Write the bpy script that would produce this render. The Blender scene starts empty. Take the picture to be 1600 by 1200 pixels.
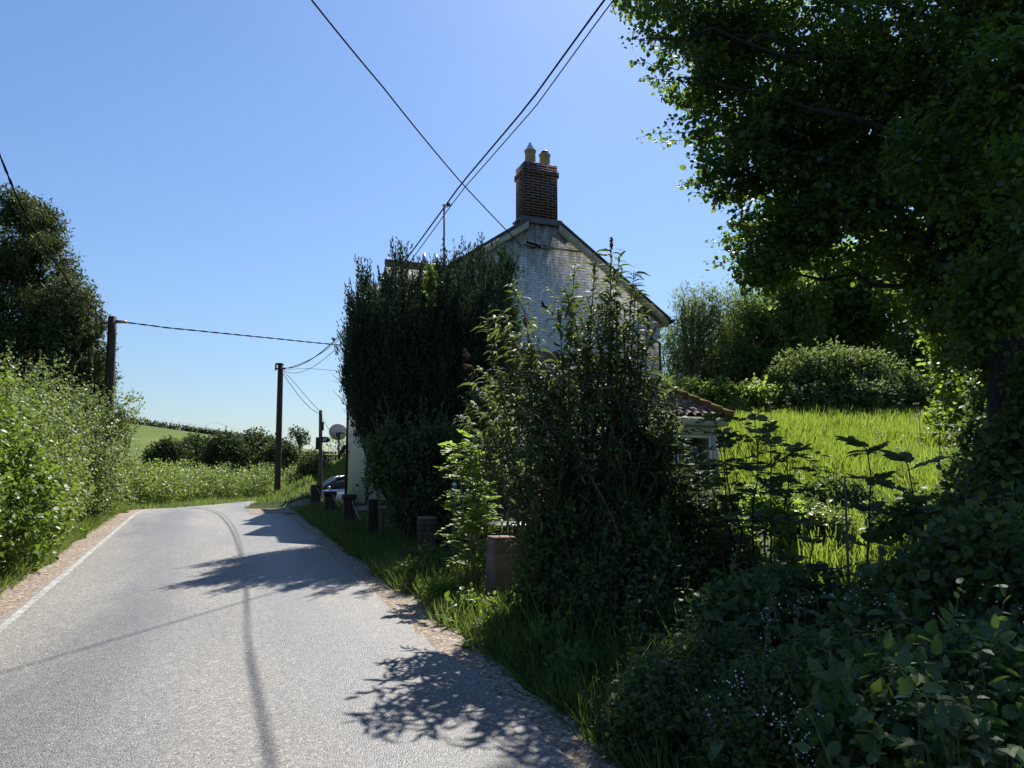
import bpy, math, random
import numpy as np
from mathutils import Vector, Matrix

# ------------------------------------------------------------------ camera, sky, sun, exposure
SC = bpy.context.scene
COL = SC.collection
F = 1180.0                                   # focal length in pixels of the 1600-wide photograph
PITCH = math.atan(160.0 / F)
EYE = 1.6
cam_d = bpy.data.cameras.new('camera')
cam = bpy.data.objects.new('camera', cam_d); COL.objects.link(cam)
cam_d.sensor_width = 36.0
cam_d.lens = F / 1600.0 * 36.0
cam_d.clip_start = 0.05
cam_d.clip_end = 5000.0
cam.location = (0, 0, EYE)
cam.rotation_euler = (math.pi / 2 + PITCH, 0, 0)
SC.camera = cam

SUN_AZ = math.radians(14.0)                  # to the right of the view direction (+Y)
SUN_EL = math.radians(48.0)
world = bpy.data.worlds.new('World'); SC.world = world
world.use_nodes = True
wn = world.node_tree
bg = wn.nodes['Background']
sky = wn.nodes.new('ShaderNodeTexSky')
sky.sky_type = 'NISHITA'
sky.sun_disc = False
sky.sun_elevation = SUN_EL
sky.sun_rotation = SUN_AZ
sky.altitude = 100.0
sky.air_density = 1.6
sky.dust_density = 0.5
sky.ozone_density = 6.0
tint = wn.nodes.new('ShaderNodeMixRGB'); tint.blend_type = 'MULTIPLY'; tint.inputs[0].default_value = 1.0
tint.inputs[2].default_value = (0.76, 0.83, 1.0, 1)
wn.links.new(sky.outputs[0], tint.inputs[1]); wn.links.new(tint.outputs[0], bg.inputs[0])
bg.inputs[1].default_value = 0.060
sun_d = bpy.data.lights.new('sun', 'SUN')
sun_d.energy = 4.6
sun_d.angle = math.radians(0.53)
sun_d.color = (1.0, 0.95, 0.87)
sun = bpy.data.objects.new('sun', sun_d); COL.objects.link(sun)
sdir = Vector((math.sin(SUN_AZ) * math.cos(SUN_EL), math.cos(SUN_AZ) * math.cos(SUN_EL), math.sin(SUN_EL)))
sun.rotation_euler = sdir.to_track_quat('Z', 'Y').to_euler()
SC.view_settings.view_transform = 'Standard'
SC.view_settings.look = 'None'
SC.view_settings.exposure = 1.08
SC.view_settings.gamma = 1.0
try:
    SC.cycles.max_bounces = 6
    SC.cycles.diffuse_bounces = 3
    SC.cycles.glossy_bounces = 2
    SC.cycles.transmission_bounces = 4
    SC.cycles.use_denoising = True
except Exception:
    pass

random.seed(7)
RNG = np.random.default_rng(11)

# ------------------------------------------------------------------ measuring helpers
def ray(u, v):
    cx = (u - 800.0) / F; cy = -(v - 600.0) / F
    return np.array([cx, math.cos(PITCH) - cy * math.sin(PITCH), math.sin(PITCH) + cy * math.cos(PITCH)])
def at(u, v, Y):
    d = ray(u, v)
    return np.array([0, 0, EYE]) + d * (Y / d[1])
def gx(u, Y, v=760):
    d = ray(u, v)
    return d[0] / d[1] * Y
_d = ray(332, 700)
HEAD = math.atan2(_d[0], _d[1])              # heading of the straight stretch of road
SLOPE = _d[2] / math.hypot(_d[0], _d[1])
RV = np.array([math.sin(HEAD), math.cos(HEAD)])
NV = np.array([math.cos(HEAD), -math.sin(HEAD)])
ROADANG = -HEAD                              # z rotation that turns local y into the road direction
def RP(s, n, z=0.0):
    p = RV * s + NV * n
    return np.array([p[0], p[1], z])

def smooth(a, b, x):
    t = np.clip((np.asarray(x, float) - a) / (b - a), 0, 1)
    return t * t * (3 - 2 * t)

# value noise -------------------------------------------------------
_tab = np.random.default_rng(5).random(65536)
def _h(i, j, k):
    return _tab[((i * 73856093) ^ (j * 19349663) ^ (k * 83492791)) & 65535]
def vnoise(P):
    P = np.asarray(P, float)
    i = np.floor(P).astype(np.int64); f = P - i
    f = f * f * (3 - 2 * f)
    r = 0
    for a in (0, 1):
        for b in (0, 1):
            for c in (0, 1):
                w = (f[:, 0] if a else 1 - f[:, 0]) * (f[:, 1] if b else 1 - f[:, 1]) * (f[:, 2] if c else 1 - f[:, 2])
                r = r + w * _h(i[:, 0] + a, i[:, 1] + b, i[:, 2] + c)
    return r
def vnoise2(x, y, sc, seed=0.0):
    x = np.asarray(x, float); y = np.asarray(y, float)
    P = np.stack([x.ravel() * sc, y.ravel() * sc, np.full(x.size, seed + 0.5)], 1)
    return vnoise(P).reshape(x.shape)

# road path ---------------------------------------------------------
def _path():
    pts = []; s = -10.0
    while s < 21.0:
        pts.append(RV * s); s += 0.5
    p = RV * 21.0; hd = HEAD
    pts.append(p.copy()); t = 21.0
    while t < 70.0:
        k = 1 / 15.0 if t < 25.0 else (0 if t < 31 else (1 / 20.0 if t < 46 else 0))
        hd += 0.5 * k
        p = p + 0.5 * np.array([math.sin(hd), math.cos(hd)])
        pts.append(p.copy()); t += 0.5
    return np.array(pts)
PATH = _path()
PS = np.arange(len(PATH)) * 0.5 - 10.0
PT = np.gradient(PATH, axis=0); PT /= np.linalg.norm(PT, axis=1)[:, None]
PN = np.stack([PT[:, 1], -PT[:, 0]], 1)
def zroad(s):
    s = np.asarray(s, float)
    a = SLOPE * np.minimum(s, 19.0)
    b = SLOPE * 2.6 * (1 - np.exp(-np.maximum(s - 19.0, 0) / 2.6))
    return a + b - 0.07 * smooth(22, 27, s) + 0.25 * smooth(28, 50, s)
def sn(x, y):
    """distance along and to the right of the road path"""
    x = np.asarray(x, float).ravel(); y = np.asarray(y, float).ravel()
    S = np.empty(x.size); N = np.empty(x.size)
    for a in range(0, x.size, 20000):
        d = np.stack([x[a:a + 20000], y[a:a + 20000]], 1)
        dd = ((d[:, None, :] - PATH[None]) ** 2).sum(2)
        k = dd.argmin(1)
        rel = d - PATH[k]
        S[a:a + 20000] = PS[k] + (rel * PT[k]).sum(1)
        N[a:a + 20000] = (rel * PN[k]).sum(1)
    return S, N
def ztn(x, y):
    sh = np.shape(x)
    x = np.asarray(x, float).ravel(); y = np.asarray(y, float).ravel()
    s, n = sn(x, y)
    z = zroad(np.clip(s, -10, 60)) - 0.05
    # right verge and bank
    z = z + 0.05 * smooth(2.0, 3.0, n) + 0.25 * smooth(3.4, 6, n)
    # left verge and hedge bank
    z = z + 0.16 * smooth(1.95, 2.8, -n) + 0.25 * smooth(3.0, 7, -n)
    # rising meadow on the right
    zf = 0.84 + 0.21 * (np.clip(y, 3, 29) - 10) + 0.04 * np.clip(y - 29, 0, 60)
    w = smooth(4.5, 6.6, x) * smooth(9.0, 13.0, y) + smooth(2.9, 5.5, x) * (1 - smooth(9.0, 13.0, y)) * smooth(-2, 3, y)
    zf = np.maximum(zf, z)
    z = z * (1 - w) + zf * w
    # grass bank beyond the drive on the right
    xe = -7.6 - 0.22 * (y - 22.0)
    lip = 0.22 * smooth(-.1, .25, x - xe) * smooth(21.5, 22.1, y)
    up = np.clip(0.62 * (x - xe - .1), 0, 2.1) * smooth(21.3, 27.0, y)
    side = np.where(y < 30.5, 1 - smooth(-.35, .35, x + .256 * y), 1.0)
    side = np.maximum(side, smooth(29.6, 31.0, y))
    z = z + (lip + up) * side * (1 - w) * (1 - smooth(46, 60, y))
    # sunken parking place beyond the house
    z = z - 0.5 * np.exp(-(((x + 4.9) / 2.3) ** 2 + ((y - 28.0) / 1.5) ** 2))
    # far hill on the left
    hill = np.clip(16.6 - 0.147 * (x + 100), 1.5, 34)
    z = z + hill * smooth(42, 205, y) * (1 - 0.9 * smooth(205, 420, y)) * (1 - smooth(-30, 20, x) * .6)
    z = z + 0.05 * (vnoise2(x, y, 0.7) - .5) * smooth(2.6, 4, np.abs(n))
    return z.reshape(sh)
def zt(x, y):
    return float(ztn(np.array([x]), np.array([y]))[0])
def ground(u, Y, v=760):
    x = gx(u, Y, v)
    return np.array([x, Y, zt(x, Y)])

# ------------------------------------------------------------------ object helpers
def link(o, parent=None):
    COL.objects.link(o)
    if parent is not None:
        o.parent = parent
    return o
def wloc(o):
    v = Vector(o.location)
    while o.parent is not None:
        o = o.parent; v = v + Vector(o.location)
    return np.array(v)
def tag(o, label=None, cat=None, group=None, kind=None):
    if label: o['label'] = label
    if cat: o['category'] = cat
    if group: o['group'] = group
    if kind: o['kind'] = kind
    return o
def thing(name, label, cat, loc, rz=0.0, group=None):
    o = bpy.data.objects.new(name, None); link(o)
    o.empty_display_size = 0.2
    o.location = tuple(float(c) for c in loc); o.rotation_euler = (0, 0, rz)
    return tag(o, label, cat, group)
def raw_mesh(name, V, faces_flat, sizes, mat, var=None, smooth_sh=False):
    me = bpy.data.meshes.new(name)
    nv = len(V)
    me.vertices.add(nv); me.vertices.foreach_set('co', np.asarray(V, np.float32).ravel())
    fl = np.asarray(faces_flat, np.int32); sz = np.asarray(sizes, np.int32)
    me.loops.add(len(fl)); me.loops.foreach_set('vertex_index', fl)
    me.polygons.add(len(sz))
    st = np.zeros(len(sz), np.int32); st[1:] = np.cumsum(sz)[:-1]
    me.polygons.foreach_set('loop_start', st)
    if smooth_sh:
        me.polygons.foreach_set('use_smooth', np.ones(len(sz), bool))
    if var is not None:
        a = me.attributes.new('var', 'FLOAT', 'POINT')
        a.data.foreach_set('value', np.asarray(var, np.float32))
    me.update(calc_edges=True)
    if mat is not None: me.materials.append(mat)
    return me

class MB:
    """collects shapes (world or local coordinates) and links them as one mesh"""
    def __init__(self): self.V = []; self.F = []; self.n = 0
    def add(self, V, Fc):
        V = np.asarray(V, float).reshape(-1, 3)
        self.V.append(V); self.F += [tuple(int(i) + self.n for i in f) for f in Fc]
        self.n += len(V); return self
    def box(self, c, size, rz=0.0, M=None, taper=1.0):
        x, y, z = [s / 2 for s in size]
        v = np.array([[sx * x * (taper if sz > 0 else 1), sy * y * (taper if sz > 0 else 1), sz * z] for sz in (-1, 1) for sy in (-1, 1) for sx in (-1, 1)])
        if M is not None: v = v @ np.array(M).T
        elif rz:
            cs, sn_ = math.cos(rz), math.sin(rz)
            v = v @ np.array([[cs, -sn_, 0], [sn_, cs, 0], [0, 0, 1]]).T
        return self.add(v + np.asarray(c, float), [(0, 2, 3, 1), (4, 5, 7, 6), (0, 1, 5, 4), (2, 6, 7, 3), (0, 4, 6, 2), (1, 3, 7, 5)])
    def tube(self, pts, r, k=6, cap=True):
        pts = np.asarray(pts, float); m = len(pts)
        r = np.full(m, r, float) if np.isscalar(r) else np.asarray(r, float)
        T = np.gradient(pts, axis=0); T /= np.linalg.norm(T, axis=1)[:, None] + 1e-9
        up = np.array([0, 0, 1.0]) if abs(T[0][2]) < 0.9 else np.array([1.0, 0, 0])
        A = np.cross(T, up); A /= np.linalg.norm(A, axis=1)[:, None] + 1e-9
        B = np.cross(T, A)
        an = np.arange(k) * 2 * math.pi / k
        V = pts[:, None] + r[:, None, None] * (np.cos(an)[None, :, None] * A[:, None] + np.sin(an)[None, :, None] * B[:, None])
        Fc = [(i * k + j, i * k + (j + 1) % k, (i + 1) * k + (j + 1) % k, (i + 1) * k + j) for i in range(m - 1) for j in range(k)]
        if cap: Fc += [tuple(range(k))[::-1], tuple((m - 1) * k + j for j in range(k))]
        return self.add(V.reshape(-1, 3), Fc)
    def lathe(self, prof, c, k=16, M=None):
        """prof: list of (radius, z)"""
        an = np.arange(k) * 2 * math.pi / k
        V = np.array([[r * math.cos(a), r * math.sin(a), z] for r, z in prof for a in an])
        if M is not None: V = V @ np.array(M).T
        m = len(prof)
        Fc = [(i * k + j, i * k + (j + 1) % k, (i + 1) * k + (j + 1) % k, (i + 1) * k + j) for i in range(m - 1) for j in range(k)]
        Fc += [tuple(range(k))[::-1], tuple((m - 1) * k + j for j in range(k))]
        return self.add(V + np.asarray(c, float), Fc)
    def prism(self, poly, axis_vec):
        """planar polygon (3-D points) extruded along a vector"""
        P = np.asarray(poly, float); m = len(P)
        V = np.concatenate([P, P + np.asarray(axis_vec, float)])
        Fc = [tuple(range(m))[::-1], tuple(range(m, 2 * m))] + [(i, (i + 1) % m, m + (i + 1) % m, m + i) for i in range(m)]
        return self.add(V, Fc)
    def grid(self, X):
        X = np.asarray(X, float); a, b = X.shape[:2]
        Fc = [(i * b + j, i * b + j + 1, (i + 1) * b + j + 1, (i + 1) * b + j) for i in range(a - 1) for j in range(b - 1)]
        return self.add(X.reshape(-1, 3), Fc)
    def build(self, name, mat, parent=None, local=False, bevel=0.0, sm=False, var=None):
        V = np.concatenate(self.V)
        if local: org = np.zeros(3)
        elif parent is not None: org = wloc(parent)
        else: org = np.array([V[:, 0].mean(), V[:, 1].mean(), V[:, 2].min()])
        fl = [i for f in self.F for i in f]
        me = raw_mesh(name, V - org, fl, [len(f) for f in self.F], mat, var, sm)
        o = bpy.data.objects.new(name, me); link(o, parent)
        if parent is None and not local: o.location = org
        if bevel:
            b = o.modifiers.new('bevel', 'BEVEL'); b.width = bevel; b.segments = 2; b.limit_method = 'ANGLE'
        return o
def copy_tree(o, parent=None):
    c = o.copy(); COL.objects.link(c)
    if parent is not None: c.parent = parent
    for ch in list(o.children): copy_tree(ch, c)
    return c

# ------------------------------------------------------------------ materials
def newmat(name):
    m = bpy.data.materials.new(name); m.use_nodes = True
    nt = m.node_tree; nt.nodes.clear()
    out = nt.nodes.new('ShaderNodeOutputMaterial')
    return m, nt, out
def N(nt, t, **kw):
    n = nt.nodes.new(t)
    for k, v in kw.items():
        if k.startswith('i_'):
            n.inputs[int(k[2:])].default_value = v
        else: setattr(n, k, v)
    return n
def ramp(nt, stops):
    r = nt.nodes.new('ShaderNodeValToRGB')
    el = r.color_ramp.elements
    while len(el) < len(stops): el.new(0.5)
    for e, (p, c) in zip(el, stops):
        e.position = p; e.color = (*c, 1)
    return r
def leaf_mat(name, stops, trans, tf=0.4, rough=0.45, spec=0.5):
    m, nt, out = newmat(name)
    a = N(nt, 'ShaderNodeAttribute', attribute_name='var')
    r = ramp(nt, stops); nt.links.new(a.outputs['Fac'], r.inputs[0])
    p = N(nt, 'ShaderNodeBsdfPrincipled')
    p.inputs['Roughness'].default_value = rough
    p.inputs['Specular IOR Level'].default_value = spec
    nt.links.new(r.outputs[0], p.inputs['Base Color'])
    t = N(nt, 'ShaderNodeBsdfTranslucent')
    hs = N(nt, 'ShaderNodeMixRGB', blend_type='MIX'); hs.inputs[0].default_value = 0.25
    hs.inputs[1].default_value = (*trans, 1)
    nt.links.new(r.outputs[0], hs.inputs[2]); nt.links.new(hs.outputs[0], t.inputs[0])
    mx = N(nt, 'ShaderNodeMixShader'); mx.inputs[0].default_value = tf
    nt.links.new(p.outputs[0], mx.inputs[1]); nt.links.new(t.outputs[0], mx.inputs[2])
    nt.links.new(mx.outputs[0], out.inputs[0])
    return m
def surf(name, c1, c2, scale=4.0, rough=0.8, bump=0.2, bscale=30.0, metallic=0.0, detail=6.0, c3=None, stretch=None, spec=0.4):
    """two- or three-tone noise surface with bump, in object coordinates"""
    m, nt, out = newmat(name)
    tc = N(nt, 'ShaderNodeTexCoord'); mp = N(nt, 'ShaderNodeMapping')
    if stretch: mp.inputs['Scale'].default_value = stretch
    nt.links.new(tc.outputs['Object'], mp.inputs[0])
    n1 = N(nt, 'ShaderNodeTexNoise'); n1.inputs['Scale'].default_value = scale; n1.inputs['Detail'].default_value = detail
    n1.inputs['Roughness'].default_value = 0.65
    nt.links.new(mp.outputs[0], n1.inputs['Vector'])
    st = [(0.35, c1), (0.65, c2)] if c3 is None else [(0.3, c1), (0.52, c2), (0.72, c3)]
    r = ramp(nt, st); nt.links.new(n1.outputs['Fac'], r.inputs[0])
    p = N(nt, 'ShaderNodeBsdfPrincipled'); p.inputs['Roughness'].default_value = rough; p.inputs['Metallic'].default_value = metallic
    p.inputs['Specular IOR Level'].default_value = spec
    nt.links.new(r.outputs[0], p.inputs['Base Color'])
    n2 = N(nt, 'ShaderNodeTexNoise'); n2.inputs['Scale'].default_value = bscale; n2.inputs['Detail'].default_value = 4
    nt.links.new(mp.outputs[0], n2.inputs['Vector'])
    b = N(nt, 'ShaderNodeBump'); b.inputs['Strength'].default_value = bump; b.inputs['Distance'].default_value = 0.02
    nt.links.new(n2.outputs['Fac'], b.inputs['Height']); nt.links.new(b.outputs[0], p.inputs['Normal'])
    nt.links.new(p.outputs[0], out.inputs[0])
    return m
def brick_mat(name, c1, c2, mortar, bw=0.225, bh=0.075, msize=0.011, bump=0.5, painted=False, rough=0.85):
    """bricks in object coordinates: x,z on faces looking along y, y,z on faces looking along x"""
    m, nt, out = newmat(name)
    tc = N(nt, 'ShaderNodeTexCoord')
    sp = N(nt, 'ShaderNodeSeparateXYZ'); nt.links.new(tc.outputs['Object'], sp.inputs[0])
    sn_ = N(nt, 'ShaderNodeSeparateXYZ'); nt.links.new(tc.outputs['Normal'], sn_.inputs[0])
    ab = N(nt, 'ShaderNodeMath', operation='ABSOLUTE'); nt.links.new(sn_.outputs[0], ab.inputs[0])
    gt = N(nt, 'ShaderNodeMath', operation='GREATER_THAN'); gt.inputs[1].default_value = 0.7; nt.links.new(ab.outputs[0], gt.inputs[0])
    mxv = N(nt, 'ShaderNodeMix', data_type='FLOAT')
    nt.links.new(gt.outputs[0], mxv.inputs[0]); nt.links.new(sp.outputs[0], mxv.inputs[2]); nt.links.new(sp.outputs[1], mxv.inputs[3])
    cb = N(nt, 'ShaderNodeCombineXYZ'); nt.links.new(mxv.outputs[0], cb.inputs[0]); nt.links.new(sp.outputs[2], cb.inputs[1])
    br = N(nt, 'ShaderNodeTexBrick')
    br.inputs['Scale'].default_value = 1.0; br.inputs['Brick Width'].default_value = bw; br.inputs['Row Height'].default_value = bh
    br.inputs['Mortar Size'].default_value = msize; br.inputs['Mortar Smooth'].default_value = 0.25; br.inputs['Bias'].default_value = 0.0
    br.inputs['Color1'].default_value = (*c1, 1); br.inputs['Color2'].default_value = (*c2, 1); br.inputs['Mortar'].default_value = (*mortar, 1)
    nt.links.new(cb.outputs[0], br.inputs['Vector'])
    n1 = N(nt, 'ShaderNodeTexNoise'); n1.inputs['Scale'].default_value = 9.0; n1.inputs['Detail'].default_value = 8; n1.inputs['Roughness'].default_value = 0.7
    nt.links.new(tc.outputs['Object'], n1.inputs['Vector'])
    mul = N(nt, 'ShaderNodeMixRGB', blend_type='MULTIPLY'); mul.inputs[0].default_value = 0.75
    nr = ramp(nt, [(0.3, (0.55, 0.55, 0.55)), (0.7, (1.15, 1.12, 1.1))]); nt.links.new(n1.outputs['Fac'], nr.inputs[0])
    nt.links.new(br.outputs['Color'], mul.inputs[1]); nt.links.new(nr.outputs[0], mul.inputs[2])
    col = mul.outputs[0]
    if painted:
        # grime: flaking dark patches near the top of the gable and streaks lower down
        n3 = N(nt, 'ShaderNodeTexNoise'); n3.inputs['Scale'].default_value = 2.2; n3.inputs['Detail'].default_value = 9; n3.inputs['Roughness'].default_value = 0.72
        mp = N(nt, 'ShaderNodeMapping'); mp.inputs['Scale'].default_value = (2.4, 2.4, 0.8)
        nt.links.new(tc.outputs['Object'], mp.inputs[0]); nt.links.new(mp.outputs[0], n3.inputs['Vector'])
        hz = N(nt, 'ShaderNodeMapRange'); hz.inputs[1].default_value = 5.6; hz.inputs[2].default_value = 7.4; hz.inputs[3].default_value = -0.03; hz.inputs[4].default_value = 0.17
        nt.links.new(sp.outputs[2], hz.inputs[0])
        ad = N(nt, 'ShaderNodeMath', operation='ADD'); nt.links.new(n3.outputs['Fac'], ad.inputs[0]); nt.links.new(hz.outputs[0], ad.inputs[1])
        gr = ramp(nt, [(0.5, (1, 1, 1)), (0.60, (0.72, 0.71, 0.69)), (0.72, (0.36, 0.34, 0.32))]); nt.links.new(ad.outputs[0], gr.inputs[0])
        m2 = N(nt, 'ShaderNodeMixRGB', blend_type='MULTIPLY'); m2.inputs[0].default_value = 1.0
        nt.links.new(col, m2.inputs[1]); nt.links.new(gr.outputs[0], m2.inputs[2]); col = m2.outputs[0]
    p = N(nt, 'ShaderNodeBsdfPrincipled'); p.inputs['Roughness'].default_value = rough; p.inputs['Specular IOR Level'].default_value = 0.3
    nt.links.new(col, p.inputs['Base Color'])
    hm = N(nt, 'ShaderNodeMath', operation='MULTIPLY_ADD'); hm.inputs[1].default_value = 0.35
    inv = N(nt, 'ShaderNodeMath', operation='SUBTRACT'); inv.inputs[0].default_value = 1.0; nt.links.new(br.outputs['Fac'], inv.inputs[1])
    nt.links.new(n1.outputs['Fac'], hm.inputs[0]); nt.links.new(inv.outputs[0], hm.inputs[2])
    b = N(nt, 'ShaderNodeBump'); b.inputs['Strength'].default_value = bump; b.inputs['Distance'].default_value = 0.012
    nt.links.new(hm.outputs[0], b.inputs['Height']); nt.links.new(b.outputs[0], p.inputs['Normal'])
    nt.links.new(p.outputs[0], out.inputs[0])
    return m
def plain(name, c, rough=0.5, metallic=0.0, spec=0.5):
    v = tuple(min(1, x * 1.25 + 0.004) for x in c)
    return surf(name, tuple(x * 0.85 for x in c), v, scale=6, rough=rough, bump=0.05, metallic=metallic, spec=spec)
def glass_mat(name, tint=(0.02, 0.025, 0.03)):
    m, nt, out = newmat(name)
    p = N(nt, 'ShaderNodeBsdfPrincipled'); p.inputs['Base Color'].default_value = (*tint, 1)
    p.inputs['Roughness'].default_value = 0.03; p.inputs['Specular IOR Level'].default_value = 0.9
    nt.links.new(p.outputs[0], out.inputs[0]); return m

M = {}
M['trunk'] = surf('bark', (0.008, 0.007, 0.006), (0.026, 0.022, 0.018), 6, 0.9, 0.8, 18, stretch=(3, 3, 0.6))
M['twig'] = surf('twig_bark', (0.05, 0.038, 0.028), (0.13, 0.10, 0.075), 8, 0.85, 0.4, 30)
M['palebark'] = surf('pale_bark', (0.12, 0.10, 0.08), (0.26, 0.23, 0.19), 8, 0.85, 0.4, 30)
M['pole'] = surf('pole_wood', (0.028, 0.017, 0.012), (0.085, 0.055, 0.040), 5, 0.8, 0.6, 25, stretch=(5, 5, 0.35))
M['post'] = surf('post_wood', (0.06, 0.05, 0.04), (0.15, 0.125, 0.10), 6, 0.85, 0.5, 30, stretch=(5, 5, 0.5))
M['darkwood'] = surf('dark_wood', (0.012, 0.010, 0.009), (0.035, 0.030, 0.026), 6, 0.7, 0.3, 30)
M['cable'] = plain('cable_black', (0.006, 0.006, 0.007), 0.95, 0.0, 0.05)
M['metal'] = surf('galvanised', (0.28, 0.29, 0.30), (0.42, 0.43, 0.45), 12, 0.45, 0.1, 40, metallic=0.9)
M['darkmetal'] = plain('dark_metal', (0.02, 0.02, 0.022), 0.5, 0.3)
M['dish'] = surf('dish_grey', (0.30, 0.31, 0.33), (0.38, 0.39, 0.41), 5, 0.5, 0.05, 30)
M['white'] = surf('white_paint', (0.62, 0.62, 0.58), (0.78, 0.78, 0.75), 5, 0.6, 0.15, 30)
M['cream'] = surf('cream_paint', (0.42, 0.42, 0.30), (0.56, 0.55, 0.42), 4, 0.7, 0.2, 30)
M['verge'] = surf('verge_board', (0.30, 0.29, 0.22), (0.52, 0.50, 0.40), 5, 0.75, 0.3, 30)
M['wall'] = brick_mat('painted_brick', (0.66, 0.66, 0.64), (0.76, 0.75, 0.73), (0.50, 0.49, 0.47), msize=0.012, bump=0.7, painted=True, bh=0.078)
M['brick'] = brick_mat('dark_red_brick', (0.036, 0.014, 0.016), (0.058, 0.020, 0.021), (0.30, 0.24, 0.22), msize=0.010, bump=0.5, bh=0.080, bw=.29)
M['crumb'] = surf('crumbling_brick', (0.16, 0.09, 0.07), (0.34, 0.22, 0.18), 14, 0.95, 1.0, 60)
M['pbrick'] = brick_mat('pillar_block', (0.17, 0.115, 0.088), (0.24, 0.165, 0.13), (0.20, 0.165, 0.135), bw=0.40, bh=0.17, msize=0.012, bump=0.7)
M['dblock'] = brick_mat('dark_block', (0.045, 0.026, 0.022), (0.075, 0.042, 0.034), (0.08, 0.065, 0.055), bw=0.35, bh=0.15, msize=0.01, bump=0.6)
M['slate'] = surf('slate_roof', (0.035, 0.037, 0.042), (0.085, 0.085, 0.09), 5, 0.75, 0.4, 20)
M['lead'] = surf('lead_flashing', (0.07, 0.08, 0.095), (0.13, 0.14, 0.155), 6, 0.55, 0.3, 20)
M['tile'] = surf('clay_tile', (0.05, 0.028, 0.024), (0.15, 0.078, 0.062), 6, 0.8, 0.5, 25, c3=(0.33, 0.26, 0.22))
M['moss'] = surf('mossy_tile', (0.055, 0.045, 0.015), (0.19, 0.115, 0.022), 7, 0.95, 1.0, 40, c3=(0.30, 0.18, 0.05))
M['pot'] = surf('clay_pot', (0.30, 0.20, 0.105), (0.42, 0.30, 0.17), 6, 0.8, 0.2, 30)
M['cone'] = surf('cowl_metal', (0.45, 0.47, 0.5), (0.7, 0.72, 0.75), 10, 0.25, 0.3, 30, metallic=0.9)
M['mortar'] = surf('mortar', (0.30, 0.29, 0.27), (0.46, 0.45, 0.42), 8, 0.9, 0.5, 40)
M['render'] = surf('cream_boards', (0.50, 0.48, 0.40), (0.66, 0.64, 0.56), 5, 0.8, 0.2, 30, stretch=(2, 2, 0.4))
M['glass'] = glass_mat('window_glass')
M['carpaint'] = plain('car_paint', (0.45, 0.5, 0.58), 0.25, 0.6)
M['rubber'] = plain('rubber', (0.012, 0.012, 0.012), 0.8)
M['bin'] = plain('bin_plastic', (0.012, 0.013, 0.014), 0.35)
M['rope'] = surf('rope', (0.16, 0.13, 0.09), (0.28, 0.23, 0.16), 20, 0.9, 0.5, 80)
M['black'] = plain('sign_black', (0.008, 0.008, 0.009), 0.5)
M['letter'] = plain('sign_lettering', (0.75, 0.75, 0.73), 0.5)
M['globe'] = plain('pale_globe', (0.55, 0.56, 0.56), 0.25)
M['brownflower'] = surf('dead_flower', (0.06, 0.028, 0.016), (0.14, 0.07, 0.04), 9, 0.9, 0.5, 40)
M['petal'] = plain('white_petal', (0.62, 0.62, 0.60), 0.7)
M['line'] = surf('road_paint', (0.15, 0.145, 0.135), (0.33, 0.325, 0.305), 14, 0.9, 0.6, 120, c3=(0.54, 0.53, 0.50))

G = lambda r, g, b: (r, g, b)
M['l_big'] = leaf_mat('beech_leaf', [(0, G(.018,.035,.010)), (.6, G(.034,.060,.015)), (.9, G(.06,.09,.02)), (1, G(.13,.15,.03))], (.30, .47, .04), .34, .42, .4)
M['l_hedge_a'] = leaf_mat('hazel_leaf', [(0, G(.035,.080,.014)), (.5, G(.068,.125,.022)), (.85, G(.13,.185,.03)), (1, G(.20,.24,.06))], (.27, .40, .035), .34, .5, .35)
M['l_hedge_b'] = leaf_mat('hawthorn_leaf', [(0, G(.040,.080,.020)), (.5, G(.085,.145,.034)), (.85, G(.16,.21,.05)), (1, G(.24,.27,.09))], (.24, .34, .04), .33, .45, .45)
M['l_hedge_c'] = leaf_mat('pale_leaf', [(0, G(.065,.115,.03)), (.5, G(.125,.185,.048)), (.85, G(.21,.26,.08)), (1, G(.28,.31,.12))], (.30, .40, .06), .36, .5, .35)
M['l_hedge_d'] = leaf_mat('grey_leaf', [(0, G(.06,.105,.032)), (.5, G(.11,.165,.052)), (1, G(.22,.26,.10))], (.26, .34, .07), .34, .5, .35)
M['l_dark'] = leaf_mat('dark_tree_leaf', [(0, G(.045,.078,.022)), (.6, G(.08,.125,.036)), (1, G(.16,.20,.055))], (.38, .54, .07), .5, .55, .3)
M['l_wood'] = leaf_mat('scrub_leaf', [(0, G(0.0324,0.04995,0.0189)), (.6, G(0.054,0.0783,0.027)), (1, G(0.08775,0.1188,0.0432))], (0.096,0.144,0.024), .2, .7, .15)
M['l_yew'] = leaf_mat('yew_leaf', [(0, G(.012,.024,.016)), (.7, G(.028,.048,.028)), (1, G(.072,.105,.055))], (.06, .10, .03), .18, .6, .2)
M['l_conifer'] = leaf_mat('cypress_leaf', [(0, G(.022,.038,.016)), (.6, G(.052,.082,.030)), (1, G(.15,.17,.06))], (.12, .16, .03), .22, .65, .2)
M['l_budd'] = leaf_mat('buddleia_leaf', [(0, G(.028,.047,.027)), (.6, G(.054,.083,.043)), (.9, G(.095,.13,.058)), (1, G(.15,.15,.06))], (.22, .31, .05), .28, .65, .22)
M['l_shrub'] = leaf_mat('garden_shrub_leaf', [(0, G(0.026,0.048,0.026)), (.6, G(0.048,0.08,0.036)), (1, G(0.11,0.16,0.056))], (0.22,0.33,0.055), 0.34, 0.6, 0.3)
M['l_bright'] = leaf_mat('young_leaf', [(0, G(.06, .12, .02)), (.6, G(.10, .17, .03)), (1, G(.15, .22, .05))], (.42, .60, .08), .5, .5, .35)
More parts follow.
